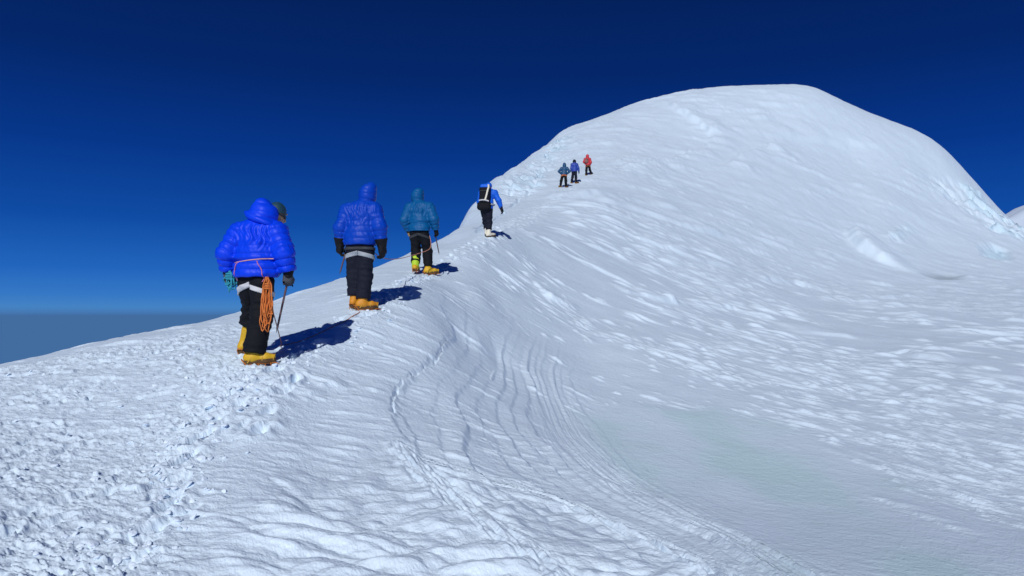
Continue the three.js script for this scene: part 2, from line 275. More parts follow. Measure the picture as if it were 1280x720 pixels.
for (const p of PRINTS) for (let i = -1; i < 2; i++) for (let j = -1; j < 2; j++) { const k = (Math.floor(p[0] * 2.5) + i) * 5000 + Math.floor(p[1] * 2.5) + j; if (!pcell.has(k)) pcell.set(k, []); pcell.get(k).push(p); }
function prints(x, z) {
  const c = pcell.get(Math.floor(x * 2.5) * 5000 + Math.floor(z * 2.5)); if (!c) return 0; let h = 0, lo = 0, hi = 0;
  const wx = x + 0.045 * pn(x * 6, z * 6), wz = z + 0.045 * pn(x * 6 + 50, z * 6);
  for (const [px, pz, a, d, k] of c) {
    const ca = Math.cos(a), sa = Math.sin(a), dx = wx - px, dz = wz - pz, u = (dx * sa - dz * ca) / (0.17 * k), v = (dx * ca + dz * sa) / ((0.062 - 0.012 * Math.sin(u * 2)) * k), q = Math.sqrt(u * u + v * v);
    if (q > 2.4) continue;
    const de = -d * (1 - sm(0.1, 1.25, q)) * (1 + 0.25 * pn(x * 7, z * 7)), ri = d * 0.3 * sm(0.85, 1.25, q) * (1 - sm(1.3, 2.4, q)) * (1 + 0.6 * pn(x * 13, z * 13));
    if (de < lo) lo = de; if (ri > hi) hi = ri;
  }
  h = lo + hi * (1 - sm(0, 0.02, -lo));
  return h;
}
const ICE = [0, 0, 0];                                  // how much bare ice shows here, set by relief()
function relief(x, z) {
  const r = Math.hypot(x, z), ll = Math.log(r); let h = 0; ICE[0] = ICE[1] = ICE[2] = 0;
  const wx = x + 0.25 * pn(x * 0.7, z * 0.7), wz = z + 0.25 * pn(x * 0.7 + 31, z * 0.7);
  const wBasin = zBasin.w(x + 0.5 * pn(x * 0.8, z * 0.35), z + 0.5 * pn(x * 0.6 + 9, z * 0.6)), calm = 1 - 0.93 * wBasin;
  // rolling ground at every scale that the distance lets one see
  const far = sm(15, 60, r);
  h += 0.05 * pn(x * 0.3, z * 0.3) * sm(3, 8, r) * calm + 0.014 * pn(x * 1.3, z * 1.3) * calm + 0.16 * far * pn(x * 0.09, z * 0.09 + 4) + 0.06 * far * fbm(x * 0.35, z * 0.35, 3);
  h += 0.003 * (fbm(x * 5, z * 8, 2)) * calm + 0.016 * far * fbm(x * 1.6, z * 2.2, 2);
  h += tongues(wx, wz) * (1 - 0.85 * wBasin);
  if (r < 30) {
    // ledges in the hollow
    if (x > -3.4 && x < 4.5) {
      const s0 = GUIDE[0].at(x, z), u0 = GUIDE[0].u, s1 = GUIDE[1].at(x, z), s2 = GUIDE[2].at(x, z), s3 = GUIDE[3].at(x, z), u3 = GUIDE[3].u;
      let v = -1; if (s0 > 0 && s1 <= 0) v = s0 / (s0 - s1); else if (s1 > 0 && s2 <= 0) v = 1 + s1 / (s1 - s2); else if (s2 > 0 && s3 <= 0) v = 2 + s2 / (s2 - s3); else if (s0 <= 0 && s0 > -0.5) v = 0.5 * s0; else if (s3 > 0 && s3 < 0.6) v = 3 + s3;
      if (v > -0.3 && v < 3.6) {
        const k = Math.floor(clamp(v, 0, 2.999)), wrp = 0.9 * pn(x * 0.7 + 5, z * 0.35) + 0.3 * pn(x * 2.2, z * 1.1) + 0.09 * pn(x * 9, z * 6), ph = (v - k) * LEDGES[k] + wrp, fr = ph - Math.floor(ph), amp = sm(-0.3, 0.0, v) * (1 - sm(3, 3.6, v)) * sm(0.08, 0.38, u0) * clamp(0.6 + 0.8 * pn(x * 0.5 + Math.floor(ph) * 7.7, z * 0.3), 0.12, 1.1) * (0.2 + 1.25 * RV[(Math.floor(ph) * 37 + k * 91 + 11) & 255]);
        h += amp * 0.034 * (fr < 0.84 ? sm(0, 0.84, fr) * 0.6 + 0.4 * fr / 0.84 : 1 - sm(0.84, 1, fr)) * mix(1.15, 0.75, v / 3) * sm(1.5, 5, r);
        const fine = sm(1.4, 2.2, v) * (1 - sm(2.9, 3.4, v)) * sm(0.45, 0.6, u3); if (fine > 0) { const f = pn(v * 16 + 3, u3 * 9) + 0.5 * pn(v * 34, u3 * 22); h += 0.009 * fine * f; }
        h += 0.006 * amp * Math.max(0, pn(x * 9 + z * 4, z * 6)) ;
      }
      // the snow left of the first guide stands a little proud
      h += 0.03 * (1 - sm(-0.02, 0.05, s0 + 0.07 * pn(x * 3.5, z * 3.5) + 0.03 * pn(x * 9, z * 9))) * sm(-0.8, -0.05, s0) * sm(0.35, 0.5, u0);
    }
    const lb = Math.max(zLobe.w(x, z), zLobe2.w(x, z));
    if (lb > 0) {
      const e = zLobe2.w(x, z), ca = mix(1, 0.8, e), sa = mix(0.1, 0.6, e), a = wx * ca + wz * sa, b = -wx * sa + wz * ca;
      const n1 = pn(a * 1.7, b * 3.4), n2 = pn(a * 4.2 + 7, b * 7.2), n3 = pn(a * 9, b * 14);
      h += lb * (0.07 * Math.abs(n1) + 0.026 * Math.abs(n2) + 0.005 * n3 - 0.018);
    }
    const rg = Math.max(zRough.w(x + 0.3 * pn(x * 1.3, z * 1.3), z + 0.3 * pn(x * 1.3 + 7, z * 1.3)), 0.7 * zTrail.w(x + 0.12 * pn(x * 3, z * 3), z + 0.12 * pn(x * 3 + 7, z * 3)));
    if (rg > 0) {
      const patch = clamp(0.5 + 0.9 * pn(x * 0.9 + 2, z * 0.9), 0.12, 1.1), n = pn(x * 7, z * 9), n2 = pn(x * 16 + 3, z * 19), n3 = pn(x * 33, z * 36);
      const p1 = pn(x * 6 + 40, z * 9), p2 = pn(x * 12 + 9, z * 17 + 4), p3 = pn(x * 21 + 70, z * 27);
      h += rg * (0.2 + 0.9 * patch) * (0.012 * Math.max(-0.5, n) + 0.006 * n2 + 0.003 * n3 + 0.011 * sm(0.16, 0.3, p1) + 0.012 * sm(0.2, 0.36, p2) + 0.009 * sm(0.15, 0.4, p3) - 0.016 * sm(0.42, 0.62, pn(x * 9 + 20, z * 9 + 20)));
    }
    h += prints(x, z);
  }
  const tu = zTrackUp.w(x + 0.3 * pn(x * 2, z * 2), z); if (tu > 0) h += tu * (0.05 * pn(x * 3.1, z * 3.1) + 0.05 * Math.max(0, pn(x * 6, z * 6)));
  for (const [L, H, F, N] of DRIFT) {
    if (!L.near(x, z, F * 1.6)) continue; const s = L.at(x + 0.35 * N * pn(x / N * 0.5, z / N * 0.5) , z + 0.5 * N * pn(x / N * 0.35 + 8, z / N * 0.35)), t = sm(0, 0.18, L.u) * (1 - sm(0.72, 1, L.u));
    h += H * t * (s < 0 ? 1 - sm(0, 1, -s / (F * 1.6)) : 1 - sm(0, 1, s / N)) * clamp(0.7 + 0.7 * pn(x / F * 0.8, z / F * 0.8), 0.2, 1.2);
  }
  for (let i = 0; i < CRACKS.length; i++) { const w = i < 3 ? 0.018 : 0.13; if (!CRACKS[i].near(x, z, 5 * w)) continue; const q = i < 3 ? 0.6 : 12, s = CRACKS[i].at(x + 0.03 * q * pn(x * 4 / q, z * 4 / q), z + 0.03 * q * pn(x * 4 / q + 4, z * 4 / q)), u = CRACKS[i].u; h -= w * 1.5 * sm(0, 0.12, u) * (1 - sm(0.88, 1, u)) * (1 - sm(0.25 * w, w, Math.abs(s))); }
  if (r > 50) {
    if (SCARP.near(x, z, 6)) { const s = -SCARP.at(x, z), u = SCARP.u; h += 1.2 * sm(0, 0.14, u) * (1 - sm(0.45, 1, u)) * (s > 0 ? 1 - sm(0, 4.5, s) : 1 - sm(0, 1.5, -s)); }
    const a = zSerL.w(x + 1.2 * pn(x * 0.3, z * 0.3), z), b = zSerR.w(x + 1.0 * pn(x * 0.5, z * 0.5), z), c = Math.max(zSerS.w(x, z), 0.8 * zHole.w(x, z));
    if (a > 0) { worley(x * 0.55, z * 0.4); const w1 = WV[1] - WV[0], id = WV[2]; worley(x * 1.5, z * 1.2); h += a * (0.75 * (id - 0.5) * sm(0, 0.4, w1) - 0.45 * (1 - sm(0, 0.25, w1)) + 0.6 * (WV[2] - 0.5) * sm(0, 0.25, WV[1] - WV[0]) + 0.2 * fbm(x * 0.8, z * 0.8, 3)); ICE[0] = Math.max(ICE[0], a * sm(0.25, 0.65, 0.5 + 0.6 * pn(x * 0.5, z * 0.5))); }
    if (b > 0) { worley(x * 0.34 + 0.4 * pn(x * 0.6, z * 0.6), z * 0.22); const w1 = WV[1] - WV[0], id = WV[2]; worley(x * 0.8 + 4, z * 0.5); h += b * (1.7 * (id - 0.5) * sm(0, 0.45, w1) - 0.6 * (1 - sm(0, 0.3, w1)) + 0.8 * (WV[2] - 0.5) * sm(0, 0.5, WV[1] - WV[0]) + 0.3 * fbm(x * 0.7, z * 0.5, 2)); ICE[0] = Math.max(ICE[0], b * 0.8 * sm(0.45, 0.8, id)); }
    if (c > 0) { worley(x * 0.6, z * 0.35); h += c * (0.8 * (WV[2] - 0.3) * sm(0, 0.5, WV[1] - WV[0]) + 0.25 * fbm(x, z * 0.7, 2)); ICE[0] = Math.max(ICE[0], c * 0.45 * sm(0.3, 0.7, WV[2])); }
    const hl = zHole.w(x, z - 0.8); if (hl > 0) { h -= hl * 0.8; ICE[0] = Math.max(ICE[0], hl * 0.9); }
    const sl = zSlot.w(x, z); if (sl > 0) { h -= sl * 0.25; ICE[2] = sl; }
  }
  ICE[1] = wBasin * sm(-0.35, 0.4, pn(x * 0.55 + 2.2, z * 0.4) + 0.25 * pn(x * 2, z * 1.2));
  return h;
}
const snowHeight = (x, z) => macro(x, z) + relief(x, z);

// ------------------------------------------------------------------ the snow slope: one sheet, finer near the camera
{
  const th = [], rr = [];
  for (let i = 0; i < 36; i++) th.push(mix(-Math.PI, -0.67, Math.pow(i / 36, 0.6)));
  for (let i = 0; i <= 1000; i++) th.push(mix(-0.67, 0.67, i / 1000));
  for (let i = 35; i >= 0; i--) th.push(mix(Math.PI, 0.67, Math.pow(i / 36, 0.6)));
  for (let r = 0.25; r < 3.5; r *= 1.09) rr.push(r);
  for (let r = 3.5; r < 46; r *= 1.0031) rr.push(r);
  for (let r = rr[rr.length - 1] * 1.004; r < 150; r *= 1.0052) rr.push(r);
  for (let r = rr[rr.length - 1] * 1.02; r < 420; r *= 1.04) rr.push(r);
  const nT = th.length, nR = rr.length, pos = new Float32Array((nT * nR + 1) * 3), uv = new Float32Array((nT * nR + 1) * 2), col = new Float32Array((nT * nR + 1) * 3), idx = new Uint32Array((nT - 1) * (nR - 1) * 6 + (nT - 1) * 3);
  let o = 0;
  for (let j = 0; j < nR; j++) for (let i = 0; i < nT; i++, o++) {
    const x = Math.sin(th[i]) * rr[j], z = -Math.cos(th[i]) * rr[j], h = macro(x, z) + relief(x, z);
    pos[o * 3] = x; pos[o * 3 + 1] = h; pos[o * 3 + 2] = z; uv[o * 2] = x; uv[o * 2 + 1] = z;
    const ice = ICE[0], gl = ICE[1], v = 1 + 0.035 * pn(x * 0.8 + 60, z * 0.8) + 0.025 * pn(x * 3.3, z * 3.3 + 12);
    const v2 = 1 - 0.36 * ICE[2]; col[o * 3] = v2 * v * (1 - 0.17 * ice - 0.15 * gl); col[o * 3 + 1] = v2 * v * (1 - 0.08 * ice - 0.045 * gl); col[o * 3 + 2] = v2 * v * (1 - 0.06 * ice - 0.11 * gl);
  }
  pos.set([0, -1.6, 0], o * 3); col.set([1, 1, 1], o * 3);
  let q = 0;
  for (let i = 0; i < nT - 1; i++) { idx[q++] = o; idx[q++] = i; idx[q++] = i + 1; }
  for (let j = 0; j < nR - 1; j++) for (let i = 0; i < nT - 1; i++) { const a = j * nT + i, b = a + 1, c = a + nT, d = c + 1; idx[q++] = a; idx[q++] = c; idx[q++] = b; idx[q++] = b; idx[q++] = c; idx[q++] = d; }
  const g = new THREE.BufferGeometry();
  g.setAttribute('position', new THREE.BufferAttribute(pos, 3)); g.setAttribute('uv', new THREE.BufferAttribute(uv, 2)); g.setAttribute('color', new THREE.BufferAttribute(col, 3)); g.setIndex(new THREE.BufferAttribute(idx, 1)); g.computeVertexNormals();
  // fine crust and grain below the mesh's own detail
  const N = 1024, bd = new Uint8Array(N * N * 4), T = 2;
  const tp = (x, y, p) => { const xi = Math.floor(x), yi = Math.floor(y), fx = x - xi, fy = y - yi, u = fx * fx * (3 - 2 * fx), v = fy * fy * (3 - 2 * fy), H = (a, b) => RV[PERM[PERM[(((a % p) + p) % p) & 255] + ((((b % p) + p) % p) & 255)]]; return mix(mix(H(xi, yi), H(xi + 1, yi), u), mix(H(xi, yi + 1), H(xi + 1, yi + 1), u), v); };
  for (let y = 0; y < N; y++) for (let x = 0; x < N; x++) { const f = x / N, e = y / N, v = 0.34 * tp(f * 24, e * 24, 24) + 0.28 * tp(f * 61, e * 61, 61) + 0.22 * tp(f * 127, e * 127, 127) + 0.16 * tp(f * 251, e * 251, 251), k = (y * N + x) * 4; bd[k] = bd[k + 1] = bd[k + 2] = v * 255; bd[k + 3] = 255; }
  const bt = new THREE.DataTexture(bd, N, N); bt.wrapS = bt.wrapT = THREE.RepeatWrapping; bt.magFilter = THREE.LinearFilter; bt.minFilter = THREE.LinearMipmapLinearFilter; bt.generateMipmaps = true; bt.repeat.set(1 / T, 1 / T); bt.needsUpdate = true;
  globalThis.snowBump = bt;
  const mat = new THREE.MeshStandardMaterial({ color: new THREE.Color().setRGB(0.655, 0.79, 0.915), roughness: 0.55, vertexColors: true, bumpMap: bt, bumpScale: 0.014 });
  const m = new THREE.Mesh(g, mat); m.name = 'snow_slope'; m.castShadow = m.receiveShadow = true;
  m.userData = { kind: 'structure', label: 'wind-carved white snow ridge rising to a rounded summit', category: 'snow' };
  scene.add(m);
}

// ------------------------------------------------------------------ solids from distance fields
const V = (x, y, z) => new THREE.Vector3(x, y, z);
const smin = (a, b, k) => { const h = Math.max(k - Math.abs(a - b), 0) / k; return Math.min(a, b) - h * h * k * 0.25; };
const capd = (x, y, z, a, b, ra, rb) => { const ex = b.x - a.x, ey = b.y - a.y, ez = b.z - a.z, t = clamp(((x - a.x) * ex + (y - a.y) * ey + (z - a.z) * ez) / (ex * ex + ey * ey + ez * ez + 1e-9), 0, 1); return Math.sqrt((x - a.x - ex * t) ** 2 + (y - a.y - ey * t) ** 2 + (z - a.z - ez * t) ** 2) - ra - (rb - ra) * t; };
const alongd = (x, y, z, a, b) => { const ex = b.x - a.x, ey = b.y - a.y, ez = b.z - a.z; return ((x - a.x) * ex + (y - a.y) * ey + (z - a.z) * ez) / Math.sqrt(ex * ex + ey * ey + ez * ez + 1e-9); };
const elld = (x, y, z, c, rx, ry, rz) => { const X = (x - c.x) / rx, Y = (y - c.y) / ry, Z = (z - c.z) / rz, k0 = Math.sqrt(X * X + Y * Y + Z * Z), k1 = Math.sqrt((X / rx) ** 2 + (Y / ry) ** 2 + (Z / rz) ** 2); return k1 < 1e-6 ? -Math.min(rx, ry, rz) : k0 * (k0 - 1) / k1; };
const n3 = (x, y, z) => (pn(x + 11.3, y - z * 0.7) + pn(y + 5.1, z + x * 0.6) + pn(z - 3.7, x + y * 0.5)) / 3;
function nets(lo, hi, cell, f) {                     // naive surface nets with empty blocks skipped
  const nx = Math.ceil((hi.x - lo.x) / cell) + 2, ny = Math.ceil((hi.y - lo.y) / cell) + 2, nz = Math.ceil((hi.z - lo.z) / cell) + 2, D = new Float32Array(nx * ny * nz), B = 4;
  const at = (i, j, k) => i + nx * (j + ny * k);
  for (let k = 0; k < nz; k += B) for (let j = 0; j < ny; j += B) for (let i = 0; i < nx; i += B) {
    const c = f(lo.x + (i + 1.5) * cell, lo.y + (j + 1.5) * cell, lo.z + (k + 1.5) * cell), skip = Math.abs(c) > cell * 4.5 + 0.03;
    for (let c2 = k; c2 < Math.min(nz, k + B); c2++) for (let b = j; b < Math.min(ny, j + B); b++) for (let a = i; a < Math.min(nx, i + B); a++) D[at(a, b, c2)] = skip ? c : f(lo.x + a * cell, lo.y + b * cell, lo.z + c2 * cell);
  }
  const id = new Int32Array(nx * ny * nz).fill(-1), pos = [], tri = [];
  const E = [[0, 1], [0, 2], [0, 4], [1, 3], [1, 5], [2, 3], [2, 6], [3, 7], [4, 5], [4, 6], [5, 7], [6, 7]], v = new Float32Array(8);
  for (let k = 0; k < nz - 1; k++) for (let j = 0; j < ny - 1; j++) for (let i = 0; i < nx - 1; i++) {
    let m = 0; for (let c = 0; c < 8; c++) { v[c] = D[at(i + (c & 1), j + ((c >> 1) & 1), k + (c >> 2))]; if (v[c] < 0) m |= 1 << c; }
    if (m === 0 || m === 255) continue;
    let sx = 0, sy = 0, sz = 0, n = 0;
    for (const [a, b] of E) if ((v[a] < 0) !== (v[b] < 0)) { const t = v[a] / (v[a] - v[b]); sx += mix(a & 1, b & 1, t); sy += mix((a >> 1) & 1, (b >> 1) & 1, t); sz += mix(a >> 2, b >> 2, t); n++; }
    id[at(i, j, k)] = pos.length / 3; pos.push(lo.x + (i + sx / n) * cell, lo.y + (j + sy / n) * cell, lo.z + (k + sz / n) * cell);
  }
  const quad = (a, b, c, d, flip) => { if (a < 0 || b < 0 || c < 0 || d < 0) return; if (flip) tri.push(a, c, b, a, d, c); else tri.push(a, b, c, a, c, d); };
  for (let k = 1; k < nz - 1; k++) for (let j = 1; j < ny - 1; j++) for (let i = 1; i < nx - 1; i++) {
    const s = D[at(i, j, k)] < 0;
    if (s !== D[at(i + 1, j, k)] < 0) quad(id[at(i, j - 1, k - 1)], id[at(i, j, k - 1)], id[at(i, j, k)], id[at(i, j - 1, k)], !s);
    if (s !== D[at(i, j + 1, k)] < 0) quad(id[at(i - 1, j, k - 1)], id[at(i - 1, j, k)], id[at(i, j, k)], id[at(i, j, k - 1)], !s);
    if (s !== D[at(i, j, k + 1)] < 0) quad(id[at(i - 1, j - 1, k)], id[at(i, j - 1, k)], id[at(i, j, k)], id[at(i - 1, j, k)], !s);
  }
  const g = new THREE.BufferGeometry(); g.setAttribute('position', new THREE.Float32BufferAttribute(pos, 3)); g.setIndex(tri); g.computeVertexNormals(); return g;
}
function boundsOf(pts, pad) { const lo = V(1e9, 1e9, 1e9), hi = V(-1e9, -1e9, -1e9); for (const p of pts) { lo.min(p); hi.max(p); } return [lo.subScalar(pad), hi.addScalar(pad)]; }
const plain = g => { const o = g.index ? g.toNonIndexed() : g.clone(); for (const k of Object.keys(o.attributes)) if (k !== 'position' && k !== 'normal') o.deleteAttribute(k); return o; };
const joined = gs => mergeGeometries(gs.map(plain));
function mesh(name, g, m, parent) { const o = new THREE.Mesh(g, m); o.name = name; o.castShadow = o.receiveShadow = true; (parent || scene).add(o); return o; }
const used = {};
function numbered(n) { const k = used[n] = (used[n] ?? -1) + 1; return k ? n + '_' + String(k).padStart(3, '0') : n; }
function tag(o, label, category, group) { o.userData = { label, category }; if (group) o.userData.group = group; return o; }
const tube = (pts, r, seg = 40, rs = 6, closed = false) => new THREE.TubeGeometry(new THREE.CatmullRomCurve3(pts, closed, 'centripetal'), seg, r, rs, closed);
const bar = (a, b, r0, r1, n = 8) => { const g = new THREE.CylinderGeometry(r1, r0, a.distanceTo(b), n); g.applyQuaternion(new THREE.Quaternion().setFromUnitVectors(V(0, 1, 0), b.clone().sub(a).normalize())); const c = a.clone().add(b).multiplyScalar(0.5); g.translate(c.x, c.y, c.z); return g; };
const paint = (r, g, b, rough = 0.7, more = {}) => new THREE.MeshPhysicalMaterial({ color: new THREE.Color().setRGB(r, g, b), roughness: rough, ...more });
const M = {
  skin: paint(0.46, 0.26, 0.17, 0.6), hair: paint(0.02, 0.015, 0.012, 0.7), eye: paint(0.5, 0.5, 0.5, 0.2),
  royal: paint(0.0, 0.045, 0.72, 0.5, { specularIntensity: 0.45 }), blue: paint(0.0, 0.048, 0.44, 0.5, { specularIntensity: 0.45 }), teal: paint(0.0, 0.088, 0.26, 0.55, { specularIntensity: 0.45 }), azure: paint(0.01, 0.12, 0.66, 0.55, { specularIntensity: 0.45 }),
  darkTeal: paint(0.008, 0.05, 0.085, 0.6), violet: paint(0.015, 0.05, 0.32, 0.6), red: paint(0.52, 0.03, 0.045, 0.6), tealFar: paint(0.004, 0.06, 0.16, 0.6),
  black: paint(0.006, 0.007, 0.011, 0.8, { specularIntensity: 0.35 }), navy: paint(0.01, 0.012, 0.024, 0.8, { specularIntensity: 0.35 }), charcoal: paint(0.03, 0.033, 0.04, 0.75), glove: paint(0.006, 0.006, 0.008, 0.65, { specularIntensity: 0.5 }), greyGlove: paint(0.055, 0.058, 0.07, 0.8), tanGlove: paint(0.34, 0.22, 0.1, 0.8),
  yellow: paint(0.62, 0.37, 0.012, 0.6), amber: paint(0.62, 0.25, 0.012, 0.6), lime: paint(0.42, 0.62, 0.03, 0.5), cream: paint(0.72, 0.68, 0.56, 0.7), soleM: paint(0.09, 0.045, 0.015, 0.8), band: paint(0.56, 0.57, 0.6, 0.7), greyBand: paint(0.34, 0.38, 0.42, 0.7), orangeBand: paint(0.45, 0.12, 0.04, 0.7),
  steel: paint(0.32, 0.32, 0.34, 0.35, { metalness: 1 }), crampon: paint(0.62, 0.2, 0.03, 0.45, { metalness: 0.3 }), strap: paint(0.5, 0.3, 0.03, 0.7), strapDark: paint(0.03, 0.03, 0.03, 0.7),
  ropeO: paint(0.6, 0.17, 0.035, 0.85), ropeP: paint(0.55, 0.24, 0.16, 0.8), tealRope: paint(0.02, 0.28, 0.38, 0.75), cordO: paint(0.5, 0.16, 0.3, 0.8), cordW: paint(0.7, 0.36, 0.3, 0.8), shaft: paint(0.09, 0.05, 0.06, 0.5)
};
// ------------------------------------------------------------------ a climber
// Joints are in the climber's own frame: origin on the snow, y up, -z the way he faces, x to his right.
function climber(cfg) {
  const { at, yaw, cell = 0.012 } = cfg, J = {}, root = new THREE.Group(); root.name = numbered('person');
  root.position.set(at.x, at.y, at.z); root.rotation.y = -yaw; scene.add(root); tag(root, cfg.label, 'person', cfg.group); root.updateMatrixWorld(true);
  const toW = p => p.clone().applyMatrix4(root.matrixWorld), inv = root.matrixWorld.clone().invert();
  for (const k in cfg.J) J[k] = V(...cfg.J[k]);
  // the ankles stand over the snow where the feet are set
  for (const s of ['L', 'R']) { const a = J['an' + s], w = toW(a); J['gr' + s] = macro(w.x, w.z) + 0.5 * relief(w.x, w.z) - at.y; a.y += J['gr' + s] + 0.012; J['kn' + s].y += J['gr' + s] * 0.5; }
  const ch = J.chest, hp = J.hip, nk = J.neck, hd = J.head, q = cfg.quilt ?? 0.008, seed = cfg.seed ?? 1, tw = cfg.torso ?? [0.235, 0.185];
  // body: one continuous surface under the clothes
  const bodyF = (x, y, z) => {
    let d = elld(x, y, z, ch, 0.155, 0.2, 0.105); d = smin(d, elld(x, y, z, hp, 0.15, 0.13, 0.1), 0.12); d = smin(d, capd(x, y, z, nk, hd, 0.055, 0.055), 0.04); d = smin(d, capd(x, y, z, ch, nk, 0.08, 0.05), 0.06);
    for (const s of ['L', 'R']) { d = smin(d, capd(x, y, z, J['sh' + s], J['el' + s], 0.05, 0.04), 0.05); d = smin(d, capd(x, y, z, J['el' + s], J['wr' + s], 0.04, 0.028), 0.02); d = smin(d, capd(x, y, z, J['hip' + s], J['kn' + s], 0.075, 0.052), 0.05); d = smin(d, capd(x, y, z, J['kn' + s], J['an' + s], 0.05, 0.036), 0.02); }
    return d;
  };
  const fw = V(Math.sin(cfg.look ?? 0), cfg.nod ?? -0.1, -Math.cos(cfg.look ?? 0)).normalize(), up = V(0, 1, 0).addScaledVector(fw, -fw.y).normalize(), rt = fw.clone().cross(up);
  const onHead = (r, u, f) => hd.clone().addScaledVector(rt, r).addScaledVector(up, u).addScaledVector(fw, f);
  const nose0 = onHead(0, 0.01, 0.09), nose1 = onHead(0, -0.03, 0.112), jaw = onHead(0, -0.07, 0.045), lip = onHead(0, -0.065, 0.092), ears = [onHead(-0.078, -0.01, 0), onHead(0.078, -0.01, 0)], brow = onHead(0, 0.035, 0.075);
  const headF = (x, y, z) => { let d = elld(x, y, z, hd, 0.078, 0.112, 0.088); d = smin(d, elld(x, y, z, onHead(0, 0.02, -0.01), 0.076, 0.095, 0.098), 0.03); d = smin(d, elld(x, y, z, jaw, 0.052, 0.05, 0.055), 0.04); d = smin(d, capd(x, y, z, nose0, nose1, 0.01, 0.017), 0.02); d = smin(d, elld(x, y, z, lip, 0.024, 0.01, 0.012), 0.012); d = smin(d, elld(x, y, z, brow, 0.05, 0.012, 0.02), 0.02); for (const e of ears) d = smin(d, elld(x, y, z, e, 0.012, 0.03, 0.02), 0.01); return smin(d, capd(x, y, z, nk, hd, 0.055, 0.055), 0.03); };
  const all = Object.values(J).filter(p => p.isVector3);
  const [bl, bh] = boundsOf(all, 0.2), [hl, hh] = boundsOf([hd], 0.17);
  mesh('body', joined([nets(bl, bh, Math.max(0.016, cell * 1.4), bodyF), nets(hl, hh, Math.max(0.007, cell * 0.7), headF)]), M.skin, root);
  for (const e of [-0.033, 0.033]) { const g = new THREE.SphereGeometry(0.012, 10, 8), p = onHead(e, 0.012, 0.078); g.translate(p.x, p.y, p.z); mesh('eye', g, M.eye, root); }
  // jacket
  const hem = cfg.hem, pinch = cfg.pinch ?? -1, waist = V(mix(hp.x, ch.x, 0.1), hem + 0.1, mix(hp.z, ch.z, 0.1));
  const jacketF = (x, y, z) => {
    const fz = 1.28, X = x, Z = (z - mix(hp.z, ch.z, clamp((y - hp.y) / (ch.y - hp.y), 0, 1.2))) * fz;
    let d = (capd(X, y, Z, V(waist.x, hem - 0.02, 0), V(waist.x, waist.y + 0.05, 0), tw[0], tw[0] * 0.97));
    d = smin(d, capd(X, y, Z, V(waist.x, waist.y, 0), V(ch.x, ch.y + 0.02, 0), tw[0] * 0.95, tw[0] * 1.0), 0.08);
    d *= 0.85; d = smin(d, capd(x, y, z, J.shL, J.shR, 0.105, 0.105), 0.1); d = smin(d, capd(x, y, z, ch, nk, 0.15, 0.1), 0.08);
    const ty = y + 0.03 * n3(x * 4, y * 3, z * 4 + seed); let puff = q * (Math.sqrt(Math.abs(Math.sin(Math.PI * ty / 0.085))) - 0.6) * (1 - 0.75 * sm(ch.y - 0.14, ch.y + 0.02, y) * (cfg.wrinkle ? 1 : 0));
    if (pinch > 0) puff -= 0.028 * Math.exp(-(((y - pinch - 0.02 * (x)) / 0.025) ** 2));
    if (cfg.wrinkle) puff += 0.019 * sm(ch.y - 0.16, ch.y + 0.0, y) * (1 - sm(ch.y + 0.1, ch.y + 0.24, y)) * (Math.abs(pn(x * 17 + 0.8 * pn(y * 7, x * 3), y * 4.2 + seed)) - 0.25) * 2.2;
    d -= puff;
    for (const s of ['L', 'R']) {
      const a = J['sh' + s], b = J['el' + s], c = J['wr' + s], fat = cfg.arm ?? 0.098;
      let e = smin(capd(x, y, z, a, b, fat * 1.12, fat), capd(x, y, z, b, c, fat, fat * 0.74), 0.04);
      const t = e > 0.2 ? 0 : Math.min(alongd(x, y, z, a, b), a.distanceTo(b)) + Math.max(0, alongd(x, y, z, b, c)); e -= q * 1.15 * (Math.sqrt(Math.abs(Math.sin(Math.PI * (t + 0.012 * n3(x * 6, y * 6, z * 6)) / 0.078))) - 0.6);
      e = Math.max(e, alongd(x, y, z, b, c) - b.distanceTo(c) + 0.015);
      d = smin(d, e, 0.035);
    }
    d -= 0.016 * n3(x * 9, y * 8, z * 9 + seed * 3) + 0.008 * n3(x * 23, y * 20, z * 23 + seed);
    const cut = hem + 0.02 * (x - hp.x) * (cfg.hemTilt ?? 0) - y + 0.008 * pn(x * 9, z * 9 + seed);
    if (x > J.elL.x && x < J.elR.x && Math.abs(x - waist.x) < tw[0] + 0.035) d = Math.max(d, cut);
    return d;
  };
  const [jl, jh] = boundsOf([ch, nk, J.shL, J.shR, J.elL, J.elR, J.wrL, J.wrR, V(hp.x, hem, hp.z - 0.1), V(hp.x, hem, hp.z + 0.1)], 0.18);
  const jk = mesh('jacket', nets(jl, jh, cell * 0.75, jacketF), cfg.jacket, root);
  // hood or hat
  if (cfg.hood) {
    const hc = V(...cfg.hood.c), [rx, ry, rz] = cfg.hood.r, face = hc.clone().addScaledVector(fw, rz * 1.0);
    const hoodF = (x, y, z) => { let d = elld(x, y, z, hc, rx, ry, rz); d = smin(d, capd(x, y, z, V(hc.x, hc.y - ry * 0.5, hc.z), nk, rx * 0.85, rx * 0.9), 0.06); if (cfg.hood.peak) d = smin(d, elld(x, y, z, V(...cfg.hood.peak), 0.06, 0.06, 0.07), 0.09);
      if (cfg.hood.roll) { const [ry0, rr, ra, dip] = cfg.hood.roll, yy = y - ry0 + dip * (x - hc.x), rad = Math.hypot(x - hc.x, (z - hc.z) * 1.1); d = smin(d, Math.hypot(rad - ra, yy) - rr, 0.03); }
      d -= 0.008 * (Math.sqrt(Math.abs(Math.sin(Math.PI * (y + 0.15 * (x - hc.x)) / 0.08))) - 0.6) + 0.007 * n3(x * 15, y * 15, z * 15 + seed);
      if (cfg.hood.open !== 0) d = Math.max(d, -elld(x, y, z, face, rx * 0.78, ry * 0.85, rz * 0.75)); return d; };
